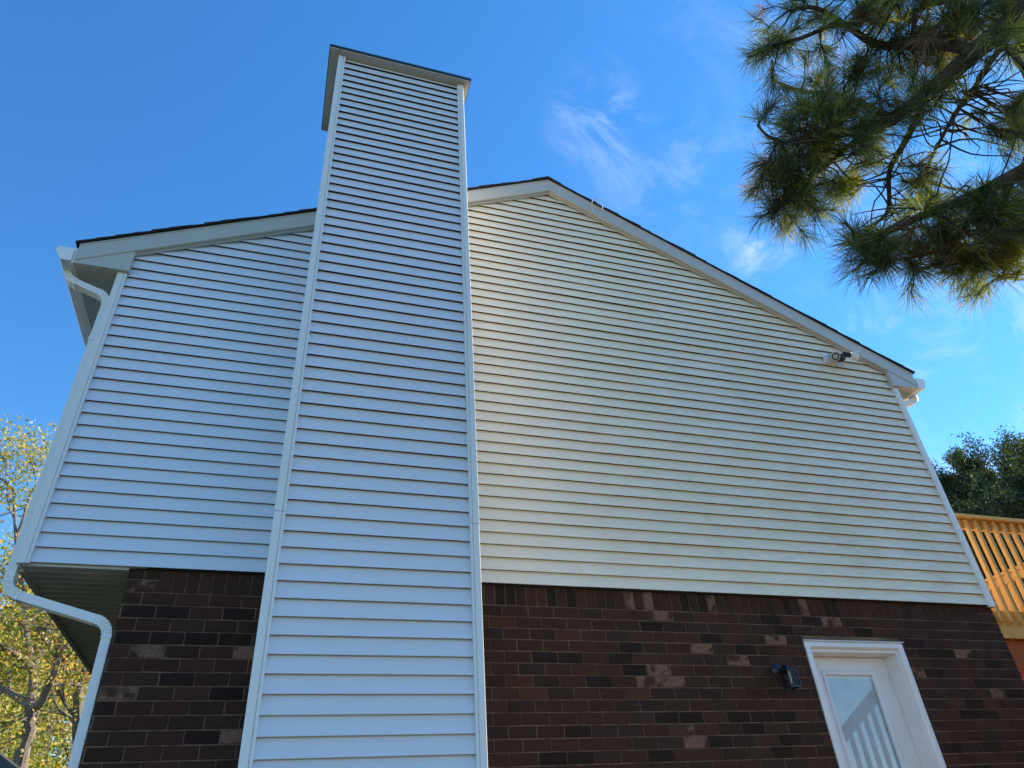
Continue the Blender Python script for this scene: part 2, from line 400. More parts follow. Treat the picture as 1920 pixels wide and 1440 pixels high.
def board(x0b, x1b, x0t, x1t, zb, zt, y, mat, parent, plane='y', cut=False):
    """one clapboard course: leans out to its butt edge; the edge is rolled and returns under"""
    e = zt - zb
    P = [(0.0222, zt + 0.004), (0.0222, zt), (0.0178, zb + 0.76 * e), (0.0100, zb + 0.40 * e), (0.0038, zb + 0.14 * e), (0.0007, zb + 0.0055), (0.0, zb + 0.003), (0.0009, zb + 0.0005), (0.0020, zb), (0.0028, zb + 0.0008),
         (0.0062, zb + 0.15 * e), (0.0124, zb + 0.41 * e), (0.0203, zb + 0.77 * e), (0.0242, zt - 0.004), (0.0246, zt + 0.004)]
    j0, j1 = random.uniform(-.0008, .0008), random.uniform(-.0008, .0008); y0_, y1_ = y + random.uniform(-.0007, .0007), y + random.uniform(-.0007, .0007)
    if cut: P = [(p[0], min(p[1], zt)) for p in P]
    def ex(z, a, b): return a + (b - a) * max(0, min(1, (z - zb) / e))
    m = MB()
    if plane == 'y':
        m.extrude(P, lambda p: (ex(p[1], x0b, x0t), y0_ + p[0], p[1] + j0), lambda p: (ex(p[1], x1b, x1t), y1_ + p[0], p[1] + j1))
    return m.build('siding_board', mat, parent)
def xr(z, side):       # where the rake crosses height z
    return PK + side * (PKZ + 0.03 - z) / SL
LXE = CX0 - 0.062      # left wall boards end behind the chimney's post
RXS = CX1 + 0.055
jx_prev = 0
for kk in range(46):
    zb = B + kk * E; zt = zb + E
    # left of the chimney
    a0 = max(XL, xr(zb, -1)); a1 = max(XL, xr(zt, -1))
    if a0 < LXE - 0.02:
        board(a0, LXE, min(a1, LXE), LXE, zb, zt, 0.0, 'vinyl', wall)
    # right of the chimney, panels are two courses high and lap end to end
    s0 = max(RXS, xr(zb, -1)); s1 = max(RXS, xr(zt, -1))
    b0 = min(XR, xr(zb, 1)); b1 = min(XR, xr(zt, 1))
    if b0 - s0 < 0.05: continue
    if b1 < s1: b1 = s1 = (b1 + s1) / 2
    if kk % 2 == 0:
        opts = [3.75, 4.45, 5.05, 5.7, 4.1]; jx = opts[(kk // 2 * 2 + (kk // 6)) % 5] + random.uniform(-.12, .12)
    hi = min(b0, b1)
    if jx < hi - 0.35 and jx > max(s0, s1) + 0.3:
        board(s0, jx + 0.012, s1, jx + 0.012, zb, zt, 0.0, 'vinyl_warmlit_mildew', wall)
        board(jx - 0.012, b0, jx - 0.012, b1, zb, zt, -0.0026, 'vinyl_warmlit_mildew', wall)
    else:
        board(s0, b0, s1, b1, zb, zt, 0.0, 'vinyl_warmlit_mildew', wall)
# dark slot under the siding, where it stands off the brick
mb = MB(); mb.box(XL + 0.6, XR - 0.002, 0.0285, 0.15, B - 0.004, B - 0.0005); mb.build('starter_strip', 'gap_dark', house)

def corner_post(xo, xi, y, z0, z1, depth, parent, sy=1.0, cuts=()):
    """outside corner post, xo outer edge, xi inner edge beside the boards"""
    d = 1 if xi > xo else -1; w = abs(xi - xo)
    zs = [z0, *cuts, z1]
    for i in range(len(zs) - 1):
        o = 0.0012 * (i % 2)
        P = [(0, depth), (-o * d, y - 0.008 + 0.004), (0.004 * d - o * d, y - 0.012 - o), (0.66 * w * d, y - 0.012 - o), (0.68 * w * d, y - 0.006 - o), (0.74 * w * d, y - 0.006 - o), (0.77 * w * d, y - 0.0135 - o), (0.97 * w * d, y - 0.0135 - o), (w * d, y - 0.010), (w * d, y + 0.016), (0.2 * w * d, y + 0.016), (0.2 * w * d, depth)]
        m = MB(); m.extrude(P, lambda p: (xo + p[0], p[1], zs[i] + (0.0015 if i else 0)), lambda p: (xo + p[0], p[1], zs[i + 1] - 0.0015)); m.build('corner_post', 'vinyl_trim', parent)
corner_post(XL - 0.072, XL + 0.002, 0.0, B - 0.012, 5.853, 0.10, house)
corner_post(XR + 0.072, XR - 0.002, 0.0, B - 0.018, 5.84, 0.10, house)
# short upper posts inside the eave returns
for xa, xb in ((XL - 0.03, XL + 0.002), (XR + 0.03, XR - 0.002)):
    corner_post(xa, xb, 0.0, 5.84, rake(XL) + 0.01, 0.06, house)

# side walls (upper: siding; seen only from beside the house)
def side_wall(x, s):
    m = MB()
    for kk in range(25):
        z = B + kk * E
        P = [(0.0, z + E), (0.012, z + 0.003), (0.010, z), (-0.004, z), (-0.004, z + E)]
        m.extrude(P, lambda p: (x + s * p[0], 0.095, p[1]), lambda p: (x + s * p[0], DEP, p[1]))
    m.build('side_wall', 'vinyl', house)
side_wall(XL - 0.055, -1); side_wall(XR + 0.055, 1)
mb = MB(); mb.box(XL - 0.02, XR + 0.02, DEP - 0.2, DEP, 0, 5.9)
mb.extrude([(XL - 0.02, 5.9), (XR + 0.02, 5.9), (PK, PKZ)], lambda p: (p[0], DEP - 0.2, p[1]), lambda p: (p[0], DEP, p[1])); mb.build('rear_wall', 'vinyl', house)

# ------------------------------------------------------------------ brick wall
BX0, BX1, BY = 0.565, 7.885, 0.040
DX0, DX1, DZ = 5.665, 6.672, 3.028          # door opening
RZ, RP, BP = 3.236, 0.0815, 0.2015
mb = MB(); yb = BY + 0.007
mb.box(BX0 + 0.004, DX0 + 0.004, yb, 0.30, 0, B - 0.006); mb.box(DX1 - 0.004, BX1 - 0.004, yb, 0.30, 0, B - 0.006); mb.box(DX0 + 0.004, DX1 - 0.004, yb, 0.30, DZ - 0.004, B - 0.006)
bwall = mb.build('brick_wall', 'mortar', house)
mb = MB(); mb.box(BX0 + 0.002, BX0 + 0.2, 0.31, DEP - 0.21, 0, B - 0.02); mb.box(BX1 - 0.2, BX1 - 0.002, 0.31, DEP - 0.21, 0, B - 0.02); mb.build('brick_side_wall', 'brick_far', house)
DARK = [(3.39, 2.87), (3.59, 2.87), (4.08, 2.78), (4.29, 3.11), (4.29, 2.46), (4.69, 2.28), (5.0, 2.37), (4.79, 3.03), (3.52, 3.32), (3.69, 3.34), (3.45, 3.32), (4.2, 2.2), (3.39, 2.21), (3.6, 2.2), (5.03, 2.44), (4.61, 3.33), (4.81, 3.33), (3.16, 3.31), (0.66, 3.11), (0.86, 3.11), (1.27, 3.12), (0.65, 2.95), (0.86, 2.95), (1.05, 2.95), (1.28, 2.94), (1.26, 2.63), (0.94, 2.7), (5.99, 3.29), (5.64, 3.29), (6.13, 3.3), (5.44, 3.19), (5.5, 3.1), (5.04, 2.37), (5.09, 2.45), (6.35, 3.09), (6.92, 2.92), (7.14, 2.92), (7.67, 2.84), (7.46, 2.68), (7.13, 2.43), (7.26, 2.19), (7.75, 2.59), (6.79, 2.2)]
FLECK = [(4.69, 2.94), (5.0, 2.86), (4.29, 2.79), (4.15, 2.71), (4.35, 2.71), (4.44, 2.38), (4.49, 2.29), (0.65, 3.28), (0.75, 2.87), (1.35, 2.88), (0.66, 2.62), (1.32, 2.37), (5.4, 3.02), (4.16, 3.31), (4.34, 3.32), (4.9, 3.32), (5.79, 3.33), (4.32, 3.2)]
MORT = 0.0085
bricks = []   # x0,x1,z0,z1
def row_bricks(x0, x1, z0, z1, phase, pitch):
    i0 = math.floor((x0 - phase) / pitch) - 1; x = phase + i0 * pitch
    while x < x1:
        a, b = max(x0, x), min(x1, x + pitch)
        if b - a > 0.022:
            bricks.append((a + (MORT / 2 if a > x0 + 1e-6 else 0), b - (MORT / 2 if b < x1 - 1e-6 else 0), z0 + MORT / 2, z1 - MORT / 2))
        x += pitch
row = 0; z = RZ
while z > 0.02:
    ph = 3.093 if row % 2 == 0 else 2.990
    z0 = z - RP
    segs = [(BX0, BX1)]
    if z0 < DZ - 0.01: segs = [(BX0, DX0), (DX1, BX1)]
    for a, b in segs: row_bricks(a, b, max(z0, 0.0), z, ph, BP)
    z = z0; row += 1
# soldier course with two stretchers stacked at each corner
sx0, sx1 = BX0 + 0.190, BX1 - 0.190
ns = round((sx1 - sx0) / 0.0812); sp_ = (sx1 - sx0) / ns
for i in range(ns): bricks.append((sx0 + i * sp_ + MORT / 2, sx0 + (i + 1) * sp_ - MORT / 2, RZ + MORT / 2, B - 0.008))
for a, b in ((BX0, sx0), (sx1, BX1)):
    zm = RZ + RP
    bricks.append((a, b, RZ + MORT / 2, zm - MORT / 2)); bricks.append((a, b - 0.1, zm + MORT / 2, B - 0.008)); bricks.append((b - 0.1 + MORT, b, zm + MORT / 2, B - 0.008))
def seen(b):     # pixel area in the photo, 0 if outside or behind the chimney
    pts = []
    for X, Z in ((b[0], b[2]), (b[1], b[2]), (b[1], b[3]), (b[0], b[3])):
        d = Vector((X, BY, Z)) - CAM; t = d.dot(CF); pts.append((960 + FPX * d.dot(CR) / t, 720 - FPX * d.dot(CU) / t))
    if all(p[1] > 1442 for p in pts) or all(p[0] > 1922 for p in pts): return 0
    cx = (b[0] + b[1]) / 2
    if 1.44 < cx < 2.86: return 0
    return abs(sum(pts[i][0] * pts[(i + 1) % 4][1] - pts[(i + 1) % 4][0] * pts[i][1] for i in range(4))) / 2
bricks = sorted(bricks, key=seen, reverse=True)
cache = {}; rest = MB(); nb = 0
def pick(b):
    for X, Z in FLECK:
        if b[0] <= X <= b[1] and b[2] - .004 <= Z <= b[3] + .004: return 'brick_flecked'
    for X, Z in DARK:
        if b[0] <= X <= b[1] and b[2] - .004 <= Z <= b[3] + .004: return 'brick_charcoal'
    r = random.random()
    return 'brick_brown' if r < .48 else 'brick_umber' if r < .84 else 'brick_rust' if r < .92 else 'brick_charcoal' if r < .985 else 'brick_flecked'
BM = ['brick_brown', 'brick_umber', 'brick_charcoal', 'brick_rust', 'brick_flecked']; restm = []
NSEEN = sum(1 for b in bricks if seen(b) > 0)
for b in bricks:
    L, H = b[1] - b[0], b[3] - b[2]; cx, cz = (b[0] + b[1]) / 2, (b[2] + b[3]) / 2
    if nb < 300 and seen(b) > 0:
        mat = pick(b); key = (round(L, 3), round(H, 3), mat, random.randint(0, 2))
        if key not in cache:
            m = MB(); m.cbox(-L / 2, L / 2, 0, 0.012, -H / 2, H / 2, 0.0032)
            m.v = [(x + random.uniform(-.0012, .0012), y, z_ + random.uniform(-.001, .001)) for x, y, z_ in m.v]
            cache[key] = m.mesh('brick', mat)
        o = link('brick', cache[key], bwall, (cx, BY + random.uniform(-.0012, .0012), cz)); o.rotation_euler = (random.uniform(-.008, .008), random.uniform(-.004, .004), random.uniform(-.006, .006)); nb += 1
    else:
        n0 = len(rest.f); rest.cbox(b[0], b[1], BY + random.uniform(-.001, .001), BY + 0.012, b[2], b[3], 0.003); restm += [BM.index(pick(b))] * (len(rest.f) - n0)
print('bricks', len(bricks), 'seen', NSEEN)
rb = stuff(rest.build('brick_courses', 'brick_brown', bwall))
for q in BM[1:]: rb.data.materials.append(MATS[q])
rb.data.polygons.foreach_set('material_index', restm)

# soffit under the cantilever at the left
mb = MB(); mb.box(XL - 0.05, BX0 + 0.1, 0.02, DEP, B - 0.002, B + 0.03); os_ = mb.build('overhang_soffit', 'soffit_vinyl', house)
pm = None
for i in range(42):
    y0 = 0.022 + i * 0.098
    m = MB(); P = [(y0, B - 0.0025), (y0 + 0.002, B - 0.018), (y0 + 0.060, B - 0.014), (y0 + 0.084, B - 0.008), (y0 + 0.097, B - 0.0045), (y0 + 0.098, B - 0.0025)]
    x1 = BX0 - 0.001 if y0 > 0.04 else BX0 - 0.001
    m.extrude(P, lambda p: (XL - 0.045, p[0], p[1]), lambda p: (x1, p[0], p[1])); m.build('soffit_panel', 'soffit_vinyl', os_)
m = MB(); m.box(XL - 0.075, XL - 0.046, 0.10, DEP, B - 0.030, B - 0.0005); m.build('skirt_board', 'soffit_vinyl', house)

# ------------------------------------------------------------------ chimney
mb = MB(); mb.box(CX0 - 0.03, CX1 + 0.03, CY + 0.0272, 0.02, 0, CTOP + 0.02); 
mb.box(CX0 - 0.03, CX1 + 0.03, 0.0205, 0.06, 6.6, CTOP + 0.02)
chim = mb.build('chimney', 'tar_felt', house)
for j in range(-21, 62):
    zb = CZ0 + j * E; zt = min(zb + E, CTOP)
    if zt - zb < 0.02: continue
    board(CX0, CX1, CX0, CX1, zb, zt, CY, 'vinyl_chimney', chim)
for xs, s in ((CX0 - 0.048, -1), (CX1 + 0.048, 1)):
    m = MB()
    for j in range(-21, 61):
        zb = CZ0 + j * E
        P = [(0.0, zb + E), (0.012, zb + 0.003), (0.010, zb), (-0.018, zb), (-0.018, zb + E)]
        yend = -0.001 if zb < 6.55 else 0.06
        m.extrude(P, lambda p: (xs + s * p[0], CY + 0.075, p[1]), lambda p: (xs + s * p[0], yend, p[1]))
    m.build('side_siding', 'vinyl_side', chim)
corner_post(CX0 - 0.066, CX0 + 0.002, CY, 0.02, CTOP, CY + 0.075, chim, cuts=(3.478,))
corner_post(CX1 + 0.062, CX1 - 0.002, CY, 0.02, CTOP, CY + 0.075, chim, cuts=(3.485, 6.49))
# cap: boxed overhang with soffit, thin dark metal edge on top
m = MB(); m.box(1.338, 2.763, -0.862, 0.118, CTOP + 0.003, CTOP + 0.018); cs = m.build('cap_soffit', 'soffit_vinyl', chim)
m = MB(); m.box(1.330, 2.771, -0.870, 0.126, CTOP + 0.0185, CTOP + 0.052); m.build('cap_flashing', 'drip_edge', chim)
# two nail heads
for X, Z in ((1.86, CTOP - 0.37), (2.06, CTOP - 0.46)):
    m = MB(); m.disc((X, CY + 0.008, Z), (0, -1, 0), 0.006, 0.006, 8); m.build('nail_head', 'seam_dark', chim)

# ------------------------------------------------------------------ roof, rakes, eaves, gutters
FT = 0.178         # rake board height (measured upright)
EX0, EX1 = -0.392, 8.150
RT = lambda x: rake(x) + FT          # top of the rake board
mb = MB()
for s, ex in ((-1, EX0), (1, EX1)):
    P = [(PK, RT(PK) - 0.03), (ex, RT(ex) - 0.03), (ex, RT(ex) + 0.012), (PK, RT(PK) + 0.012)]
    mb.extrude(P, lambda p: (p[0], -0.035, p[1]), lambda p: (p[0], DEP + 0.05, p[1]))
roof = mb.build('roof', 'drip_edge', house)
cosr = 1 / math.sqrt(1 + SL * SL); exps = 0.143 * cosr
for s, ex in ((-1, EX0 - 0.03), (1, EX1 + 0.03)):
    nn = int(abs(ex - PK) / exps) + 1
    for i in range(nn):
        xa = ex - s * i * exps; xb = xa - s * exps * 1.25
        if s * (xb - PK) < 0: xb = PK
        if s * (xa - PK) < 0.02: continue
        za = RT(xa) + 0.013; zb_ = RT(xb) + 0.013; th = random.uniform(0.017, 0.026)
        P = [(xa, za + 0.0005), (xa, za + th), (xb, zb_ + 0.013), (xb, zb_ + 0.0005 + 0.006)]
        yo = -0.072 + random.uniform(-.006, .006)
        m = MB(); m.extrude(P, lambda p: (p[0], yo, p[1]), lambda p: (p[0], DEP + 0.07, p[1])); m.build('shingle', 'shingle', roof)
m = MB(); zt = RT(PK) + 0.026
m.extrude([(PK - 0.15, zt - 0.15 * SL + 0.012), (PK, zt + 0.016), (PK + 0.15, zt - 0.15 * SL + 0.012), (PK + 0.15, zt - 0.15 * SL), (PK, zt), (PK - 0.15, zt - 0.15 * SL)], lambda p: (p[0], -0.075, p[1]), lambda p: (p[0], DEP + 0.07, p[1])); m.build('ridge_cap', 'shingle', roof)

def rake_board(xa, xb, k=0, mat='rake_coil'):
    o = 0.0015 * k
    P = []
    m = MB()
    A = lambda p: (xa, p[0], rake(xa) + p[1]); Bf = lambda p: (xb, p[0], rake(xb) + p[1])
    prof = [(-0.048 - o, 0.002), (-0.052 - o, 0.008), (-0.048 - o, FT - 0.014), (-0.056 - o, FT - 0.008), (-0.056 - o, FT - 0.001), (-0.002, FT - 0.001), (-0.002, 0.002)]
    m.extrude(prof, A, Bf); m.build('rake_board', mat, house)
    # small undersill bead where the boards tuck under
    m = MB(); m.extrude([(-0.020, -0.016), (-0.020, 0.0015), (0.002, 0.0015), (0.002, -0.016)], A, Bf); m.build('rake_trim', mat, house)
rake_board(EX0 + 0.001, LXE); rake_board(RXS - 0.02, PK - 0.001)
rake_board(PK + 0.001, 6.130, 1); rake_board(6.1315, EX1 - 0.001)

def eave(ex, wx, s):
    """boxed eave: return panel, soffit, fascia, gutter.  s=-1 left, +1 right"""
    zs = 5.848
    # triangular return between rake board and soffit
    P = [(ex, zs), (wx, zs), (wx, rake(wx) - 0.0), (ex, rake(ex) + 0.004)]
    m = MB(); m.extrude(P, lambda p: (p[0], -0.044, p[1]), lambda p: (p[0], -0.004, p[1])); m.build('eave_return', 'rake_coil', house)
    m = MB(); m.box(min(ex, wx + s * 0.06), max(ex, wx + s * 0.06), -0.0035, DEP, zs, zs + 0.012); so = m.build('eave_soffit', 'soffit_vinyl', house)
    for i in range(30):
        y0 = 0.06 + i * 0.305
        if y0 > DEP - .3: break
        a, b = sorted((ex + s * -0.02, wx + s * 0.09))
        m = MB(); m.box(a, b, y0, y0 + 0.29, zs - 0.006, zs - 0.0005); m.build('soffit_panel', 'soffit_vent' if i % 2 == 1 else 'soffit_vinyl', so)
    m = MB(); m.box(min(ex, ex + s * 0.018), max(ex, ex + s * 0.018), -0.04, DEP, zs - 0.004, RT(ex) - 0.04); m.build('fascia', 'vinyl_trim', house)
    # K-style gutter
    gx = ex + s * 0.020
    o = [(0.0, 0.13), (0.0, 0.0), (0.075, 0.0), (0.085, 0.02), (0.105, 0.06), (0.122, 0.085), (0.122, 0.118), (0.132, 0.130), (0.118, 0.130), (0.116, 0.09), (0.100, 0.066), (0.078, 0.026), (0.070, 0.006), (0.006, 0.006), (0.006, 0.13)]
    gz = 5.862
    f = lambda y: (lambda p: (gx + s * p[0], y, gz + p[1]))
    m = MB(); m.extrude(o, f(-0.046), f(DEP)); gut = m.build('gutter', 'gutter_metal', house)
    m = MB(); m.extrude([(-0.001, 0.131), (-0.001, -0.002), (0.077, -0.002), (0.088, 0.02), (0.108, 0.06), (0.125, 0.085), (0.125, 0.133)], f(-0.052), f(-0.0465)); m.build('end_cap', 'gutter_metal', gut)
    return gx, gz
gxl, gzl = eave(EX0, XL + 0.015, -1); gxr, gzr = eave(EX1, XR - 0.015, 1)

def spout_profile(w=0.076, d=0.054, ribs=4):
    P = []
    def side(a, b, nrm):
        for i in range(ribs * 2 + 1):
            t = i / (ribs * 2); bump_ = 0.006 if i % 2 else 0.0
            P.append((a[0] + (b[0] - a[0]) * t - nrm[0] * bump_, a[1] + (b[1] - a[1]) * t - nrm[1] * bump_))
    side((-w / 2, -d / 2), (w / 2, -d / 2), (0, -1)); side((w / 2, d / 2), (-w / 2, d / 2), (0, 1))
    return P
SP = spout_profile(); SPB = [(-.040, -.029), (.040, -.029), (.040, .029), (-.040, .029)]
def smooth_path(p0, p1, p2, r=0.055, n=6):
    """rounded corner p0-p1-p2"""
    p0, p1, p2 = Vector(p0), Vector(p1), Vector(p2); a = p1 + (p0 - p1).normalized() * r; b = p1 + (p2 - p1).normalized() * r
    return [(a * (1 - t) ** 2 + p1 * (2 * t * (1 - t)) + b * t * t) for t in [i / n for i in range(n + 1)]]
def downspout(pts, label=None):
    pts = [Vector(p) for p in pts]
    root = None; r = 0.062; ends = [pts[0]]
    pieces = []; cur = pts[0]
    for i in range(1, len(pts)):
        a, b = pts[i - 1], pts[i]; d = (b - a).normalized()
        s = a + (d * r if i > 1 else Vector()); e = b - (d * r if i < len(pts) - 1 else Vector())
        m = MB(); m.sweep([s, e], SP)
        if root is None: root = m.build('downspout', 'gutter_metal', house)
        else: m.build('pipe', 'gutter_metal', root)
    for i in range(1, len(pts) - 1):
        m = MB(); path = smooth_path(pts[i - 1], pts[i], pts[i + 1], r + 0.03, 15); 
        V0 = len(m.v)
        m.sweep(path, [(u * 1.05 * (1), w * 1.05) for u, w in SPB])
        nn = len(SPB)     # crimped rings
        for q in range(len(path)):
            if q % 2 == 1 and 0 < q < len(path) - 1:
                c = path[q]
                for j in range(nn):
                    v = Vector(m.v[q * nn + j]); m.v[q * nn + j] = tuple(c + (v - c) * 0.90)
        m.build('elbow', 'gutter_metal', root)
    return root
dl = downspout([(gxl - 0.045, 0.115, gzl + 0.005), (gxl - 0.038, 0.115, 5.79), (XL - 0.108, 0.115, 5.655), (XL - 0.108, 0.115, 3.225), (0.522, 0.115, 3.045), (0.529, 0.115, 0.05)])
for zz in (5.2, 3.75, 1.6):
    m = MB(); x_ = XL - 0.108 if zz > 3.3 else 0.528; m.box(x_ - 0.031, x_ + 0.031, 0.073, 0.157, zz, zz + 0.03); m.build('strap', 'gutter_metal', dl)
downspout([(gxr + 0.085, 0.14, gzr + 0.005), (gxr + 0.082, 0.14, 5.795), (XR + 0.118, 0.14, 5.70), (XR + 0.118, 0.14, 3.60)])

# ------------------------------------------------------------------ door
door = link('door', None, house); door.empty_display_size = 0.2
dd = house.location
def dpart(mb_, name, mat, **kw):
    o = mb_.build(name, mat, None, **kw); o.parent = door; o.location = (0, 0, 0); return o
door.location = -house.location
SY = 0.205
FL = 0.93
# brick mould around the opening: stepped casing
def casing(points):
    m = MB()
    P = [(0.0, 0.020), (0.012, 0.014), (0.040, 0.014), (0.044, 0.022), (0.050, 0.030), (0.050, 0.10), (0.0, 0.10)]
    return m, P
m, P = casing(None); m.extrude(P, lambda p: (DX0 + 0.002 + p[0], p[1] + 0.012, FL), lambda p: (DX0 + 0.002 + p[0], p[1] + 0.012, DZ - 0.002 - p[0])); dpart(m, 'casing', 'door_paint')
m, P = casing(None); m.extrude(P, lambda p: (DX1 - 0.002 - p[0], p[1] + 0.012, FL), lambda p: (DX1 - 0.002 - p[0], p[1] + 0.012, DZ - 0.002 - p[0])); dpart(m, 'casing', 'door_paint')
m, P = casing(None); m.extrude(P, lambda p: (DX0 + 0.002 + p[0], p[1] + 0.012, DZ - 0.002 - p[0]), lambda p: (DX1 - 0.002 - p[0], p[1] + 0.012, DZ - 0.002 - p[0])); dpart(m, 'casing', 'door_paint')
m = MB(); m.box(DX0 - 0.006, DX1 + 0.012, 0.016, 0.036, DZ + 0.0005, DZ + 0.006); dpart(m, 'drip_cap', 'door_paint')
# jambs, stop and threshold
m = MB(); m.box(DX0 + 0.0525, DX0 + 0.075, 0.06, 0.29, FL, DZ - 0.055); dpart(m, 'jamb', 'door_paint')
m = MB(); m.box(DX1 - 0.075, DX1 - 0.0525, 0.06, 0.29, FL, DZ - 0.055); dpart(m, 'jamb', 'door_paint')
m = MB(); m.box(DX0 + 0.053, DX1 - 0.053, 0.061, 0.29, DZ - 0.078, DZ - 0.0525); dpart(m, 'jamb', 'door_paint')
m = MB(); m.box(DX0 + 0.05, DX1 - 0.05, 0.03, 0.30, FL - 0.03, FL); dpart(m, 'threshold', 'grey_box')
# slab with an opening for the lite
lx0, lx1, lz0, lz1 = 5.905, 6.425, 1.14, 2.825
sx0_, sx1_, sz0, sz1 = DX0 + 0.078, DX1 - 0.078, FL + 0.012, DZ - 0.081
m = MB(); m.box(sx0_, lx0, SY, SY + 0.044, sz0, sz1); m.box(lx1, sx1_, SY, SY + 0.044, sz0, sz1); m.box(lx0, lx1, SY + 0.0005, SY + 0.0435, lz1, sz1 - 0.0005); m.box(lx0, lx1, SY + 0.0005, SY + 0.0435, sz0 + 0.0005, lz0); dpart(m, 'slab', 'door_paint')
m = MB()   # moulded lite frame
fw = 0.036
for a, b, c, d in ((lx0 - 0.012, lx0 + fw - 0.012, lz0 - .012, lz1 + .012), (lx1 - fw + 0.012, lx1 + 0.012, lz0 - .012, lz1 + .012)):
    m.cbox(a, b, SY - 0.014, SY + 0.02, c, d, 0.008)
for c, d in ((lz1 - fw + .012, lz1 + 0.012), (lz0 - 0.012, lz0 + fw - .012)):
    m.cbox(lx0 + fw - 0.0125, lx1 - fw + 0.0125, SY - 0.0135, SY + 0.02, c, d, 0.008)
dpart(m, 'lite_frame', 'door_paint')
m = MB(); m.add([(lx0 + .004, SY + .010, lz0 + .004), (lx1 - .004, SY + .010, lz0 + .004), (lx1 - .004, SY + .010, lz1 - .004), (lx0 + .004, SY + .010, lz1 - .004)], [(0, 1, 2, 3)]); dpart(m, 'pane', 'glass')
m = MB(); z = lz0 + 0.02
while z < lz1 - 0.05:
    m.add([(lx0 + .026, SY + 0.019, z), (lx1 - .026, SY + 0.019, z), (lx1 - .026, SY + 0.023, z + 0.0142), (lx0 + .026, SY + 0.023, z + 0.0142)], [(0, 1, 2, 3)]); z += 0.0145
stuff(dpart(m, 'blind_slats', 'blind_vinyl'))
m = MB(); m.box(lx0 + .022, lx1 - .022, SY + 0.016, SY + 0.034, lz1 - 0.05, lz1 - 0.022); dpart(m, 'blind_rail', 'blind_vinyl')
m = MB(); m.box(lx0, lx1, SY + 0.036, SY + 0.04, lz0, lz1); dpart(m, 'back_panel', 'interior_dark')
m = MB(); m.lathe((sx1_ - 0.07, SY, FL + 0.95), (0, -1, 0), [(0.03, 0), (0.03, 0.008), (0.012, 0.012), (0.012, 0.035), (0.026, 0.045), (0.028, 0.06), (0.018, 0.07)], 16); dpart(m, 'knob', 'grey_box', smooth=True)

# ------------------------------------------------------------------ wall lantern
lx, ly, lz = 5.345, BY - 0.001, 2.790
lan = thing('wall_lantern', 'small black metal carriage lantern fixed to the brick beside the door', 'wall lamp', (lx, ly, lz))
m = MB(); m.lathe((lx, ly, lz), (0, -1, 0), [(0.056, 0), (0.056, 0.010), (0.048, 0.018), (0.030, 0.028), (0.020, 0.036)], 24); m.build('back_plate', 'black_metal', lan, smooth=True)
m = MB(); m.tube([(lx, ly - 0.03, lz), (lx, ly - 0.07, lz + 0.012), (lx, ly - 0.11, lz + 0.012), (lx, ly - 0.125, lz - 0.012)], 0.010, 10); m.build('arm', 'black_metal', lan, smooth=True)
cy = ly - 0.125; hw = 0.044; zt, zb = lz - 0.026, lz - 0.152
m = MB()
m.add([(lx - .051, cy - .051, zt), (lx + .051, cy - .051, zt), (lx + .051, cy + .051, zt), (lx - .051, cy + .051, zt), (lx - .028, cy - .028, zt + .026), (lx + .028, cy - .028, zt + .026), (lx + .028, cy + .028, zt + .026), (lx - .028, cy + .028, zt + .026)], [(0, 3, 2, 1), (4, 5, 6, 7), (0, 1, 5, 4), (1, 2, 6, 5), (2, 3, 7, 6), (3, 0, 4, 7)])
m.build('roof', 'black_metal', lan)
m = MB()
for a in (-1, 1):
    for b in (-1, 1): m.box(lx + a * hw - .004, lx + a * hw + .004, cy + b * hw - .004, cy + b * hw + .004, zb, zt - .0005)
for zz in (zb, zt - 0.009):
    for b in (-1, 1):
        m.box(lx - hw + .0045, lx + hw - .0045, cy + b * hw - .0035, cy + b * hw + .0035, zz + .0005, zz + .008); m.box(lx + b * hw - .0035, lx + b * hw + .0035, cy - hw + .0045, cy + hw - .0045, zz + .0005, zz + .008)
m.build('cage', 'black_metal', lan)
for a, b in ((0, -1), (0, 1), (-1, 0), (1, 0)):
    m = MB()
    if a == 0: m.box(lx - hw + .005, lx + hw - .005, cy + b * hw - .001, cy + b * hw + .001, zb + .009, zt - .0095)
    else: m.box(lx + a * hw - .001, lx + a * hw + .001, cy - hw + .005, cy + hw - .005, zb + .009, zt - .0095)
    m.build('pane', 'lantern_glass', lan)
m = MB(); m.box(lx - hw + .005, lx + hw - .005, cy - hw + .005, cy + hw - .005, zb - .002, zb + .0004); m.build('floor', 'lantern_glass', lan)
m = MB(); m.lathe((lx, cy, zt), (0, 0, -1), [(0.010, 0), (0.010, 0.092), (0.008, 0.095)], 14); m.build('candle_tube', 'candle', lan, smooth=True)
m = MB(); m.lathe((lx, cy, zt + .026), (0, 0, 1), [(0.02, 0), (0.014, 0.012), (0.006, 0.02), (0.008, 0.028), (0.003, 0.036)], 12); m.build('finial', 'black_metal', lan, smooth=True)

# ------------------------------------------------------------------ floodlight under the right rake
fx, fz = 7.045, 6.115
fl = thing('floodlight', 'twin-headed white floodlight with black swivel joint high under the right roof slope', 'floodlight', (fx, 0, fz))
m = MB(); m.box(fx - 0.055, fx + 0.085, -0.020, 0.004, fz - 0.055, fz + 0.075); m.build('mounting_block', 'lamp_white', fl)
m = MB(); m.lathe((fx + 0.03, -0.02, fz + 0.005), (0, -1, 0), [(0.052, 0), (0.052, 0.022), (0.044, 0.032)], 24); m.build('base', 'grey_box', fl, smooth=True)
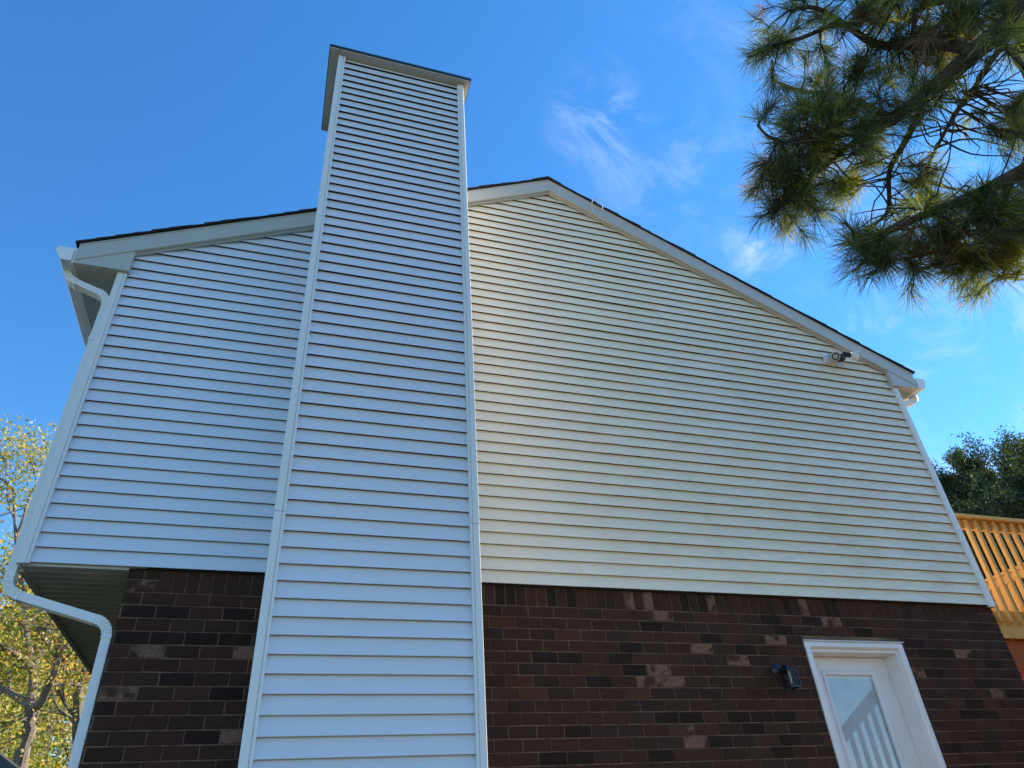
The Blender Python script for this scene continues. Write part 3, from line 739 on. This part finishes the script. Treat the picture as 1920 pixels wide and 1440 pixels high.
# lamp head pointing down and out
ax = Vector((-0.30, -0.72, -0.62)).normalized(); c0 = Vector((fx + 0.018, -0.055, fz + 0.01))
m = MB(); m.lathe(c0, ax, [(0.020, 0), (0.026, 0.03), (0.048, 0.075), (0.052, 0.095), (0.052, 0.105), (0.044, 0.105), (0.042, 0.098), (0.027, 0.096), (0.026, 0.102), (0.004, 0.104)], 28); m.build('lamp_head', 'grey_box', fl, smooth=True)
m = MB(); m.lathe(c0 + ax * 0.0965, ax, [(0.040, 0), (0.040, 0.004), (0.030, 0.004), (0.030, 0)], 28); m.build('lens_ring', 'seam_dark', fl)
m = MB(); m.lathe((fx + 0.098, -0.06, fz - 0.010), (0.25, -1, -0.5), [(0.028, -0.03), (0.045, 0.0), (0.045, 0.05), (0.03, 0.07)], 16); m.build('swivel', 'black_plastic', fl, smooth=True)
m = MB(); m.tube([(fx + 0.085, -0.08, fz - 0.01), (fx + 0.115, -0.09, fz + 0.022), (fx + 0.14, -0.10, fz + 0.02)], 0.012, 10); m.build('knuckle', 'black_plastic', fl, smooth=True)
a2 = Vector((0.86, -0.40, -0.34)).normalized(); c1 = Vector((fx + 0.130, -0.10, fz + 0.026))
m = MB(); m.lathe(c1, a2, [(0.020, 0), (0.030, 0.006), (0.030, 0.085), (0.024, 0.092)], 18); m.build('lamp_holder', 'black_plastic', fl, smooth=True)
m = MB(); m.lathe(c1 + a2 * 0.09, a2, [(0.024, 0), (0.034, 0.02), (0.056, 0.065), (0.060, 0.075), (0.060, 0.080), (0.05, 0.082)], 24); m.build('bulb', 'lamp_white', fl, smooth=True)
m = MB(); m.lathe(c1 + a2 * 0.166, a2, [(0.0605, 0), (0.0635, 0.003), (0.0635, 0.012), (0.056, 0.012), (0.054, 0.006)], 24); m.build('bulb_rim', 'grey_box', fl, smooth=True)

# loose cable looped over the right rake
m = MB(); pts = []
for i in range(15):
    t = i / 14; ang = math.pi * (1.05 - 1.15 * t)
    pts.append((4.44 + 0.062 * math.cos(ang) + 0.02 * t, -0.072 - 0.02 * math.sin(ang), 7.82 + 0.125 * math.sin(ang)))
pts = [(4.52 + 0.15, -0.030, rake(4.67) - 0.004), (4.44, -0.045, 7.70), (4.385, -0.066, 7.735)] + pts[1:]
m.tube(pts, 0.0045, 6); tag(m.build('cable', 'cable_sheath', None, smooth=True), 'thin pale cable looped over the roof edge right of the peak', 'cable')

# ------------------------------------------------------------------ deck with stair
deck = thing('deck', 'raised yellow lumber deck with slatted railing behind the right corner of house', 'deck', (9.2, 2.5, 0))
FLZ = 3.46; RLZ = 4.43; DY0, DXE = 0.300, 10.62
def dk(name, mat, x0, x1, y0, y1, z0, z1):
    m = MB(); m.box(x0, x1, y0, y1, z0, z1); return m.build(name, mat, deck)
for i in range(34):          # floor boards run along X
    y0 = DY0 + 0.06 + i * 0.1445; dk('floor_board', 'pine_lumber', 7.96, DXE - 0.05, y0, y0 + 0.139, FLZ - 0.036, FLZ)
for i in range(7): 
    x0 = 8.0 + i * 0.40; dk('joist', 'pine_lumber', x0, x0 + 0.038, DY0 + 0.0785, 5.2, FLZ - 0.272, FLZ - 0.0365)
dk('rim_joist', 'pine_lumber', 7.955, 10.10, DY0 + 0.040, DY0 + 0.078, FLZ - 0.27, FLZ - 0.003)
dk('rim_joist', 'pine_lumber', DXE - 0.0495, DXE - 0.012, 0.40, 5.2, FLZ - 0.27, FLZ - 0.003)
dk('beam', 'orange_stain', 7.96, 10.6, DY0 + 0.10, DY0 + 0.19, FLZ - 0.51, FLZ - 0.273)
dk('top_rail', 'pine_lumber', 7.955, 10.10, DY0 - 0.035, DY0 + 0.105, RLZ, RLZ + 0.038)
dk('rail_board', 'pine_lumber', 7.955, 10.10, DY0 + 0.0405, DY0 + 0.078, RLZ - 0.10, RLZ - 0.001)
i = 0; x = 8.005
while x < 10.05:
    m = MB(); w = 0.036
    V = [(x, DY0, 3.345), (x + w, DY0, 3.345), (x + w, DY0 + 0.0395, 3.305), (x, DY0 + 0.0395, 3.305), (x, DY0, RLZ - 0.012), (x + w, DY0, RLZ - 0.012), (x + w, DY0 + 0.0395, RLZ - 0.004), (x, DY0 + 0.0395, RLZ - 0.004)]
    m.add(V, [(0, 3, 2, 1), (4, 5, 6, 7), (0, 1, 5, 4), (1, 2, 6, 5), (2, 3, 7, 6), (3, 0, 4, 7)]); m.build('baluster', 'pine_lumber', deck); x += 0.1285
# end railing along Y
dk('top_rail', 'pine_lumber', DXE - 0.10, DXE + 0.04, 0.45, 5.2, RLZ, RLZ + 0.038)
dk('rail_board', 'pine_lumber', DXE - 0.0495, DXE - 0.012, 0.45, 5.2, RLZ - 0.10, RLZ - 0.001)
for i in range(36):
    y = 0.5 + i * 0.1285; dk('baluster', 'pine_lumber', DXE - 0.0115, DXE + 0.027, y, y + 0.036, 3.31, RLZ - 0.01)
for (px_, py_) in ((8.02, 0.42), (10.5, 0.42), (8.02, 5.0), (10.5, 5.0)):
    dk('post', 'lumber_weathered', px_ - 0.07, px_ + 0.07, py_ - 0.03, py_ + 0.11, 0, FLZ - 0.515)
# red stained board screen below the deck
for i in range(22):
    z1 = FLZ - 0.29 - i * 0.100; z0 = z1 - 0.094
    if i < 2: continue
    dk('screen_board', 'red_stain' if i >= 3 else 'orange_stain', 7.965, 10.5, DY0 + 0.055, DY0 + 0.077, max(z0, 0.05), z1)
# stair landing and flight up to the deck, in front of the right corner
RS = 0.678
railz = lambda X: 2.566 + RS * (X - 7.386)
SYF = -1.50
dk('landing', 'lumber_weathered', 10.10, 11.4, -1.60, 0.39, FLZ - 0.27, FLZ - 0.002)
for (px_, py_) in ((10.2, -1.55), (11.3, -1.55), (11.3, 0.3)): dk('post', 'lumber_weathered', px_ - 0.05, px_ + 0.05, py_ - 0.04, py_ + 0.06, 0, FLZ - 0.272)
m = MB(); A = 6.45; Z = 10.10
for yy in (SYF + 0.06, -0.55):
    m.extrude([(A, railz(A) - 1.22), (Z, railz(Z) - 1.22), (Z, railz(Z) - 0.95), (A, railz(A) - 0.95)], lambda p: (p[0], yy, p[1]), lambda p: (p[0], yy + 0.04, p[1]))
m.build('stringer', 'pine_lumber', deck)
for i in range(13):
    X = 6.5 + i * 0.275; zz = railz(X + 0.13) - 0.98; dk('tread', 'pine_lumber', X, X + 0.29, SYF + 0.0, -0.50, zz, zz + 0.038)
m = MB(); m.extrude([(A, railz(A) - 0.05), (Z, railz(Z) - 0.05), (Z, railz(Z) + 0.09), (A, railz(A) + 0.09)], lambda p: (p[0], SYF - 0.02, p[1]), lambda p: (p[0], SYF + 0.018, p[1])); m.build('hand_rail', 'pine_lumber', deck)
x = A + 0.1
while x < Z:
    m = MB(); m.extrude([(x, railz(x) - 1.12), (x + .036, railz(x + .036) - 1.12), (x + .036, railz(x + .036) - 0.02), (x, railz(x) - 0.02)], lambda p: (p[0], SYF + 0.0185, p[1]), lambda p: (p[0], SYF + 0.055, p[1])); m.build('baluster', 'pine_lumber', deck); x += 0.1285
dk('newel_post', 'pine_lumber', A - 0.09, A, SYF - 0.05, SYF + 0.04, 0, railz(A) + 0.12)
dk('lower_landing', 'lumber_weathered', 5.2, 6.46, -1.6, -0.02, 0.80, 0.89)
for (px_, py_) in ((5.3, -1.5), (6.3, -1.5), (5.3, -0.2), (6.3, -0.2)): dk('post', 'lumber_weathered', px_ - 0.045, px_ + 0.045, py_ - 0.045, py_ + 0.045, 0, 0.799)

# ------------------------------------------------------------------ shed (dark roof edge, bottom left)
sh = thing('shed', 'low garden shed, dark roof edge showing at the bottom left corner', 'shed', (-2.9, 7.8, 0))
m = MB(); m.extrude([(-4.6, 0), (-1.2, 0), (-1.2, 2.93), (-2.9, 4.06), (-4.6, 2.93)], lambda p: (p[0], 6.2, p[1] * .93), lambda p: (p[0], 9.4, p[1] * .93)); m.build('wall', 'shed_stain', sh)
m = MB(); m.extrude([(-4.85, 2.83), (-2.9, 4.10), (-0.95, 2.83), (-0.95, 2.90), (-2.9, 4.19), (-4.85, 2.90)], lambda p: (p[0], 6.0, p[1] - .20), lambda p: (p[0], 9.6, p[1] - .20)); m.build('roof', 'shingle', sh)
m = MB(); m.box(-3.4, -2.4, 6.17, 6.198, 0.02, 2.1); m.build('door', 'shed_stain', sh)

# ------------------------------------------------------------------ trees
def rvec(s=1.0): return Vector((random.gauss(0, s), random.gauss(0, s), random.gauss(0, s)))
def leaf_mesh(name, anchors, per, size, spread, palette, mat, droop=0.3):
    """leaf quads scattered round the anchors; each leaf a folded kite of two triangles"""
    A = np.array([tuple(a) for a in anchors], np.float32); A = np.repeat(A, per, axis=0); n = len(A)
    c = A + RNG.normal(0, spread, (n, 3))
    d = RNG.normal(0, 1, (n, 3)); d[:, 2] -= droop; d /= np.linalg.norm(d, axis=1)[:, None]
    s = np.cross(d, RNG.normal(0, 1, (n, 3))); s /= np.linalg.norm(s, axis=1)[:, None]
    nn_ = np.cross(d, s)
    L = size * RNG.uniform(0.6, 1.25, (n, 1)); W = L * RNG.uniform(0.28, 0.42, (n, 1))
    V = np.stack([c - d * L * .5, c + s * W - nn_ * W * .25, c + d * L * .5, c - s * W - nn_ * W * .25], 1)
    pal = np.array([p[:3] for p in palette]); wts = np.array([p[3] for p in palette]); wts = wts / wts.sum()
    # colours drift through the crown so that clumps differ
    ph = np.sin(A[:, 0] * 1.3 + 2 * np.sin(A[:, 2] * .9)) + np.sin(A[:, 1] * 1.1 + A[:, 2] * 1.7); u = np.clip((ph / 4 + .5) * .55 + RNG.random(n) * .45, 0, .9999)
    idx = np.searchsorted(np.cumsum(wts), u); idx = np.clip(idx, 0, len(pal) - 1)
    tint = pal[idx] * RNG.uniform(0.7, 1.25, (n, 1)); tint = np.repeat(tint, 4, axis=0)
    loops = np.arange(n * 4).reshape(n, 4)[:, [0, 1, 2, 0, 2, 3]].ravel()
    return fast_mesh(name, V, np.full(n * 2, 3), loops, tint, mat)

def grow(mb_, anchors, p, d, length, r, depth, maxd, bend=0.22, up=0.10, kids=3, shrink=0.66, spread=0.75, sides=7):
    n = 5; pts = [Vector(p)]; rs = [r]; dv = Vector(d).normalized()
    for i in range(n):
        dv = (dv + rvec(bend / n ** .5) + Vector((0, 0, up / n))).normalized()
        pts.append(pts[-1] + dv * (length / n)); rs.append(r * (1 - 0.5 * (i + 1) / n))
    mb_.tube(pts, rs, max(4, sides - depth), cap=False)
    if depth >= maxd:
        anchors += [pts[i] for i in (2, 3, 4, 5)]; return
    if depth == maxd - 1: anchors += [pts[4], pts[5]]
    for k in range(kids + (1 if depth == 0 else 0)):
        i = random.choice((2, 3, 3, 4, 4, 5)); q = pts[i]
        nd = (dv + rvec(spread) * 0.75).normalized()
        grow(mb_, anchors, q, nd, length * shrink * random.uniform(.75, 1.15), rs[i] * 0.62, depth + 1, maxd, bend, up, kids, shrink, spread, sides)

def make_tree(name, label, group, base, limbs, palette, leaf, leafmat='leaf', bark='bark_grey', per=14, size=0.10, sprd=0.16, **kw):
    """limbs: list of (points, radii, sprouts) in world space, the first one is the trunk"""
    t = thing(name, label, 'tree', base, group)
    wood = MB(); anchors = []; first = True; tr_ = MB()
    for pts, rs, sprouts in limbs:
        # refine the polyline with a little wobble
        P = [Vector(p) for p in pts]; Q = []; R_ = []
        for i in range(len(P) - 1):
            for j in range(3):
                u = j / 3; Q.append(P[i].lerp(P[i + 1], u) + (rvec(rs[i] * 0.18) if j else Vector())); R_.append(rs[i] + (rs[i + 1] - rs[i]) * u)
        Q.append(P[-1]); R_.append(rs[-1])
        (tr_ if first else wood).tube(Q, R_, 10 if first else 8, cap=False); first = False
        for k in range(sprouts):
            u = random.uniform(0.25, 1.0) if k else 1.0; i = min(int(u * (len(Q) - 1)), len(Q) - 2); q = Q[i]
            ax_ = (Q[i + 1] - Q[i]).normalized()
            grow(wood, anchors, q, (ax_ + rvec(0.75)).normalized(), kw.get('twig', 1.6) * random.uniform(.7, 1.2), max(R_[i] * .45, .012), 0, kw.get('depth', 2), kids=kw.get('kids', 3), spread=kw.get('spread', .8), up=kw.get('up', .12))
    tr_.build('trunk', bark, t, smooth=True)
    wo_ = wood.build('branches', bark, t, smooth=True)
    me = leaf_mesh('crown', anchors, per, size, sprd, palette, leafmat); stuff(link('crown', me, t))
    return len(anchors)

YG = [(0.27, 0.31, 0.06, 3), (0.40, 0.38, 0.09, 3), (0.50, 0.40, 0.12, 2.2), (0.18, 0.23, 0.04, 2), (0.52, 0.25, 0.05, .9), (0.42, 0.14, 0.04, .4)]
PALE = [(0.42, 0.36, 0.16, 2), (0.36, 0.34, 0.10, 2), (0.46, 0.38, 0.22, 1.5), (0.30, 0.20, 0.08, .6), (0.22, 0.22, 0.07, 1)]
def lm(pts, dist, r0, r1, sprouts):
    P = [at(x, y, dist + dz) for x, y, dz in pts]; n = len(P); return (P, [r0 + (r1 - r0) * i / (n - 1) for i in range(n)], sprouts)
def drop(p): return Vector((p.x, p.y, 0))
D1 = 17.0
t0 = at(38, 1430, D1); tb = drop(t0) + Vector((-0.15, 0, 0))
limbs = [([tb, t0, at(56, 1367, D1), at(57, 1330, D1)], [.18, .13, .115, .11], 1),
    lm([(57, 1330, 0), (61, 1290, .2), (61, 1250, .4), (54, 1215, .6), (46, 1155, 1), (42, 1110, 1.2), (30, 1010, 1.6), (25, 920, 2)], D1, .09, .025, 7),
    lm([(57, 1335, 0), (75, 1320, -.3), (92, 1285, -.6), (105, 1250, -.8), (110, 1220, -1), (122, 1180, -1.2), (135, 1100, -1.5), (120, 1000, -1.6)], D1, .085, .025, 8),
    lm([(56, 1325, 0), (25, 1302, .5), (0, 1290, .8), (-60, 1270, 1.2)], D1, .08, .02, 5),
    lm([(61, 1250, .4), (37, 1230, 0), (12, 1217, -.4), (0, 1207, -.6), (-70, 1160, -1)], D1, .07, .02, 5),
    lm([(62, 1245, .4), (82, 1220, .8), (95, 1167, 1.2), (102, 1145, 1.4), (110, 1060, 1.8)], D1, .07, .02, 6),
    lm([(30, 1010, 1.6), (60, 920, 1.8), (80, 900, 2), (88, 880, 2.2)], D1, .035, .012, 6),
    lm([(25, 920, 2), (5, 900, 2.2), (-30, 880, 2.4)], D1, .03, .012, 6)]
make_tree('forked_tree', 'yellow-green autumn tree with forked grey trunk behind the left downspout', 'autumn trees beyond the left side', tb, limbs, YG, None, per=6, size=0.075, sprd=0.18, twig=0.85)
D2 = 19.5
b2 = drop(at(150, 1420, D2))
limbs = [([b2, at(148, 1400, D2), at(146, 1330, D2), at(147, 1265, D2)], [.15, .12, .10, .09], 2),
    lm([(147, 1265, 0), (145, 1200, .3), (152, 1120, .5), (140, 1040, .6)], D2, .085, .025, 8),
    lm([(146, 1300, 0), (165, 1230, -.5), (185, 1170, -1)], D2, .06, .02, 6),
    lm([(146, 1360, 0), (110, 1330, .5), (90, 1280, 1)], D2, .05, .02, 6)]
make_tree('slender_tree', 'slender autumn tree with orange-tinged leaves right beside the left downspout', 'autumn trees beyond the left side', b2, limbs, YG[2:] + [(0.46, 0.16, .03, 1)], None, per=10, size=0.085, sprd=0.18, twig=1.2)
for i, (px_, py_, dist, pal, nm, lb) in enumerate((
        (-40, 1160, 24, PALE, 'pale_tree', 'tall sparse tree with pale tan leaves at the left picture edge'),
        (75, 1270, 27, YG, 'yellow_tree', 'bright yellow-green tree filling the gap behind the forked trunk'),
        (190, 1290, 31, YG[:4], 'green_tree', 'yellow-green tree farther back, seen below the overhang beside the brick'),
        (-20, 1280, 34, YG[1:], 'gold_tree', 'golden tree farthest back at the lower left edge'))):
    top = at(px_, py_, dist); base = drop(top); H = top.z
    tops = H * 1.15
    limbs = [([base, base + Vector((.1, 0, H * .35)), base + Vector((0, .1, H * .7)), base + Vector((.1, .1, tops))], [.2, .16, .1, .03], 8)]
    for k in range(13):
        a = random.uniform(0, 6.28); h0 = H * random.uniform(.12, .80); rr = (2.9 if i else 2.2) * random.uniform(.6, 1.1)
        p0 = base + Vector((.05, .05, h0)); p1 = p0 + Vector((math.cos(a) * rr * .5, math.sin(a) * rr * .5, rr * .45)); p2 = p0 + Vector((math.cos(a) * rr, math.sin(a) * rr, rr * .8))
        limbs.append(([p0, p1, p2], [.07, .045, .02], 5))
    make_tree(nm, lb, 'autumn trees beyond the left side', base, limbs, pal, None, per=(4 if i == 0 else 8), size=0.115 if i else .085, sprd=0.26, twig=1.3)

# evergreen beyond the deck
EG = [(0.028, 0.046, 0.016, 3), (0.04, 0.065, 0.022, 4), (0.07, 0.09, 0.028, 3), (0.16, 0.16, 0.06, 1.6), (0.24, 0.20, 0.11, 1.0)]
for (px_, py_, dist, rad_, nl, nm, lb) in ((1925, 920, 20.0, 2.8, 56, 'evergreen_tree', 'dark evergreen tree rising above the deck railing at the right edge'),
                                       (1790, 940, 23.0, 2.3, 46, 'holly_tree', 'lower dark holly tree between the house corner and the taller evergreen')):
    c = at(px_, py_, dist); base = drop(c) + Vector((0.7, -0.2, 0)); H = c.z
    limbs = [([base, base + Vector((0, 0, H * .5)), base + Vector((.1, 0, H * .9)), base + Vector((0, .1, H + .6))], [.22, .17, .1, .04], 6)]
    for k in range(nl):
        a = random.uniform(0, 6.28); u = random.uniform(0.0, 1.0); h0 = H * (0.12 + .82 * u); rr = rad_ * (1.10 - u * 0.55) * random.uniform(.7, 1.1)
        p0 = base + Vector((0, 0, h0)); p1 = p0 + Vector((math.cos(a) * rr * .5, math.sin(a) * rr * .5, rr * .2)); p2 = p0 + Vector((math.cos(a) * rr, math.sin(a) * rr, rr * .5))
        limbs.append(([p0, p1, p2], [.06, .04, .015], 6))
    make_tree(nm, lb, 'evergreens beyond the deck', base, limbs, EG, None, leafmat='leaf_waxy', bark='bark_pine', per=13, size=0.062, sprd=0.075, twig=0.9, up=1.3, kids=4)

# ------------------------------------------------------------------ pine overhanging from the right
pine_base = Vector((7.9, -4.9, 0))
pine = thing('pine_tree', 'long-needled pine, shaggy boughs hanging in from the top right', 'tree', pine_base)
m = MB(); m.tube([pine_base, pine_base + Vector((.05, 0, 4)), pine_base + Vector((0, .08, 8)), pine_base + Vector((.1, 0, 13))], [.24, .2, .16, .07], 14, cap=False); m.build('trunk', 'bark_pine', pine, smooth=True)
def catmull(P, n=5):
    P = [P[0]] + P + [P[-1]]; out = []
    for i in range(1, len(P) - 2):
        for j in range(n):
            t = j / n; a, b, c, d = P[i - 1], P[i], P[i + 1], P[i + 2]
            out.append(0.5 * ((2 * b) + (c - a) * t + (2 * a - 5 * b + 4 * c - d) * t * t + (3 * b - a - 3 * c + d) * t ** 3))
    out.append(P[-2]); return out
boughs = []
bw = MB()
def bough(pts, r0, r1):
    Q = catmull([Vector(p) for p in pts]); n = len(Q); rs = [r0 + (r1 - r0) * i / (n - 1) for i in range(n)]
    bw.tube(Q, rs, 8, cap=False); boughs.append(Q); return Q
TR = pine_base + Vector((0, .05, 7.2))
bough([TR, at(2080, -110, 5.6), at(1920, 25, 5.3), at(1830, 95, 5.1), at(1740, 175, 5.0), at(1660, 228, 4.9), at(1590, 250, 4.8), at(1510, 245, 4.7)], .085, .012)
bough([at(1830, 95, 5.1), at(1740, 80, 5.2), at(1650, 85, 5.3), at(1590, 50, 5.3), at(1530, 15, 5.2), at(1480, 20, 5.1)], .035, .008)
bough([at(1600, 48, 5.3), at(1560, 48, 5.1), at(1500, 72, 5.0), at(1440, 85, 4.9)], .02, .007)
bough([at(1670, 220, 4.9), at(1580, 180, 5.1), at(1500, 170, 5.2), at(1450, 150, 5.2)], .022, .007)
bough([at(1740, 175, 5.0), at(1700, 260, 4.9), at(1668, 320, 4.9), at(1662, 400, 4.9), at(1600, 440, 4.9)], .022, .007)
bough([at(1640, 235, 4.9), at(1560, 300, 4.8), at(1500, 350, 4.7), at(1440, 395, 4.7)], .02, .007)
bough([at(1590, 250, 4.8), at(1520, 265, 4.6), at(1450, 260, 4.6), at(1420, 235, 4.6)], .016, .006)
bough([at(1920, 130, 5.0), at(1880, 90, 5.2), at(1830, 160, 5.3), at(1790, 215, 5.4), at(1750, 290, 5.5), at(1730, 340, 5.5)], .02, .007)
TR2 = pine_base + Vector((0, .05, 5.6))
bough([TR2, at(2180, 210, 5.0), at(2000, 280, 4.7), at(1900, 330, 4.5), at(1830, 365, 4.4), at(1740, 400, 4.3), at(1650, 440, 4.3), at(1610, 450, 4.3)], .06, .008)
bough([at(1900, 330, 4.5), at(1870, 400, 4.5), at(1840, 460, 4.5), at(1810, 490, 4.5)], .018, .006)
bough([at(1850, 355, 4.4), at(1790, 450, 4.3), at(1720, 480, 4.3), at(1650, 490, 4.3)], .016, .006)
bough([at(2000, 280, 4.7), at(1960, 400, 4.6), at(1900, 470, 4.6), at(1880, 520, 4.6)], .016, .006)
bough([TR + Vector((0, 0, 1.2)), at(2150, -250, 6.6), at(1950, -100, 6.4), at(1850, -20, 6.2), at(1740, 10, 6.1), at(1680, 40, 6.0)], .06, .01)
bough([at(1850, -20, 6.2), at(1700, -40, 6.3), at(1580, -20, 6.2)], .03, .008)
# shoots: (polygon in the photo, number, depth range, colour set)
def in_poly(x, y, P):
    c = False; j = len(P) - 1
    for i in range(len(P)):
        if (P[i][1] > y) != (P[j][1] > y) and x < (P[j][0] - P[i][0]) * (y - P[i][1]) / (P[j][1] - P[i][1]) + P[i][0]: c = not c
        j = i
    return c
GREEN, LIT, BROWN = 0, 1, 2
zones = [([(1410, 70), (1470, 50), (1490, 110), (1450, 150), (1415, 110)], 13, 4.9, 5.2, GREEN),
         ([(1455, -20), (1600, -30), (1640, 60), (1520, 50), (1470, 30)], 18, 5.0, 5.5, GREEN),
         ([(1600, -40), (1900, -40), (1900, 20), (1760, 130), (1640, 120)], 52, 5.2, 6.3, GREEN),
         ([(1500, 90), (1640, 100), (1680, 200), (1560, 200), (1500, 150)], 26, 4.9, 5.4, GREEN),
         ([(1420, 200), (1520, 170), (1650, 215), (1640, 290), (1520, 300), (1420, 275)], 52, 4.5, 4.9, GREEN),
         ([(1425, 290), (1520, 300), (1540, 360), (1440, 395), (1420, 370)], 22, 4.6, 4.9, GREEN),
         ([(1440, 300), (1500, 290), (1490, 340), (1440, 340)], 6, 4.7, 4.9, BROWN),
         ([(1430, 380), (1530, 360), (1540, 420), (1450, 425)], 12, 4.6, 4.9, GREEN),
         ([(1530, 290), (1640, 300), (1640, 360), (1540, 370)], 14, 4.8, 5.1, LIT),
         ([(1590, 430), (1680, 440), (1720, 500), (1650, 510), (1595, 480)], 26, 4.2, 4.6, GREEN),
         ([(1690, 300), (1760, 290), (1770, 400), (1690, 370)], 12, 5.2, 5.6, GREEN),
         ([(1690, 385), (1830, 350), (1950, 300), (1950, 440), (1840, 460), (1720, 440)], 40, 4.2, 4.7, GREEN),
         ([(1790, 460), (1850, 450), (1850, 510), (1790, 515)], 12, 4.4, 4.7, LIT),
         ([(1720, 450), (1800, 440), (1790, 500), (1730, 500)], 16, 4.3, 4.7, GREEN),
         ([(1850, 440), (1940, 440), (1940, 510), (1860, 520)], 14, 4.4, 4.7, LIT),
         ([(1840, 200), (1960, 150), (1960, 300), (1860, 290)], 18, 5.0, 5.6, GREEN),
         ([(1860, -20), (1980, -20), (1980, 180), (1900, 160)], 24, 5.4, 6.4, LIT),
         ([(1660, 120), (1800, 110), (1770, 200), (1700, 230)], 18, 5.2, 5.8, GREEN),
         ([(1700, 40), (1860, 20), (1840, 90), (1740, 130)], 8, 5.3, 6.0, BROWN),
         ([(1620, 190), (1700, 150), (1900, 20), (1920, 60), (1760, 200), (1660, 260)], 14, 4.6, 4.95, GREEN),
         ([(1560, -40), (1860, -40), (1800, 60), (1640, 70)], 18, 5.0, 5.6, GREEN),
         ([(1920, -60), (2200, -60), (2200, 520), (1950, 500)], 22, 4.6, 6.0, GREEN)]
BP_ = np.array([tuple(p) for Q in boughs for p in Q[3:]])
shoots = []
for P, cnt, d0, d1, cs_ in zones:
    xs = [p[0] for p in P]; ys = [p[1] for p in P]; k_ = 0
    while k_ < cnt:
        x, y = random.uniform(min(xs), max(xs)), random.uniform(min(ys), max(ys))
        if in_poly(x, y, P): shoots.append((at(x, y, random.uniform(d0, d1)), cs_)); k_ += 1
for bi in (0, 8, 12):           # sprays on the inner boughs, nearer the trunk
    Q = boughs[bi]
    for k_ in range(24):
        i = random.randint(2, 9); shoots.append((Q[i] + rvec(.16) + Vector((0, 0, .05)), GREEN))
tips = []
for p, cs_ in shoots:
    d = BP_ - np.array(tuple(p)); i = int(np.argmin((d ** 2).sum(1) + RNG.random(len(d)) * .02)); q = Vector(BP_[i])
    v = p - q; L = v.length
    mid = q + v * .5 + rvec(L * .10) + Vector((0, 0, -L * .10)); q2 = catmull([q, mid, p], 3); r_ = 0.004 + 0.004 * min(L, 1)
    bw.tube(q2, [r_ * 1.3 + (0.0028 - r_ * 1.3) * j / (len(q2) - 1) for j in range(len(q2))], 5, cap=False)
    dirv = (p - mid).normalized(); dirv = (dirv + rvec(.25) + Vector((0, 0, .10))).normalized()
    tips.append((p, dirv, cs_))
    if random.random() < .75:       # a side shoot
        s0 = mid.lerp(p, random.uniform(.2, .7)); sd = (dirv + rvec(.7)).normalized(); s1 = s0 + sd * random.uniform(.08, .2)
        bw.tube([s0, s0.lerp(s1, .5) + rvec(.01), s1], [.004, .0035, .0028], 5, cap=False); tips.append((s1, sd, cs_))
# bare crooked twigs hanging in the open middle
def pix(p):
    d = p - CAM; t = d.dot(CF); return 960 + FPX * d.dot(CR) / t, 720 - FPX * d.dot(CU) / t
MID = [Vector(q) for q in BP_ if 1640 < pix(Vector(q))[0] < 1900 and 150 < pix(Vector(q))[1] < 420]
for k_ in range(90):
    p = random.choice(MID); L = random.uniform(.15, .5); d = rvec(1).normalized(); d.z -= .3
    pts = [p]
    for j in range(5): d = (d + rvec(.35)).normalized(); pts.append(pts[-1] + d * L / 5)
    bw.tube(pts, [.006, .005, .0045, .004, .003, .0015], 5, cap=False)
bw.build('branches', 'bark_pine', pine, smooth=True)
NV, NT = [], []
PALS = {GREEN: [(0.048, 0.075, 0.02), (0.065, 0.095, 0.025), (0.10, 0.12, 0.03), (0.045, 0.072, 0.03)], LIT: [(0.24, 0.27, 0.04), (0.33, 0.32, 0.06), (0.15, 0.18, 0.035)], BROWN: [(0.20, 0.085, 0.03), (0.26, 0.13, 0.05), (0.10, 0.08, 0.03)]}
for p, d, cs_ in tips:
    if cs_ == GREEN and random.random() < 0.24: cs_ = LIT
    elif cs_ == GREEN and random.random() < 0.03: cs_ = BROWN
    n = random.randint(50, 92); p_ = np.array(tuple(p)); d_ = np.array(tuple(d))
    back = RNG.uniform(0, 0.10, n) ** 1.0
    base_ = p_ - d_ * back[:, None]
    rnd = RNG.normal(0, 1, (n, 3)); rnd -= (rnd @ d_)[:, None] * d_; rnd /= np.linalg.norm(rnd, axis=1)[:, None]
    th = RNG.uniform(0.25, 1.25, n)[:, None]
    nd = d_ * np.cos(th) + rnd * np.sin(th)
    L = RNG.uniform(.11, .20, n)[:, None]; w_ = RNG.uniform(.0009, .0015, n)[:, None]
    sd = np.cross(nd, RNG.normal(0, 1, (n, 3))); sd /= np.linalg.norm(sd, axis=1)[:, None]
    sag = np.array([0, 0, -1.0]) * (L * RNG.uniform(.02, .34, (n, 1)))
    midp = base_ + nd * L * .55 + sag * .25; tip = base_ + nd * L + sag
    V = np.stack([base_ - sd * w_, base_ + sd * w_, midp + sd * w_, midp - sd * w_, tip], 1); NV.append(V)
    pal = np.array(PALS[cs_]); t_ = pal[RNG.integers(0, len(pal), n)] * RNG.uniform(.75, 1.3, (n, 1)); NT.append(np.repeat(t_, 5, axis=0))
NV = np.concatenate(NV); NT = np.concatenate(NT); nn = len(NV)
lo = np.arange(nn * 5).reshape(nn, 5)[:, [0, 1, 2, 3, 3, 2, 4]].ravel(); sz = np.tile([4, 3], nn)
me = fast_mesh('needles', NV, sz, lo, NT, 'needle'); stuff(link('needles', me, pine))
print('needles', nn, 'tips', len(tips))
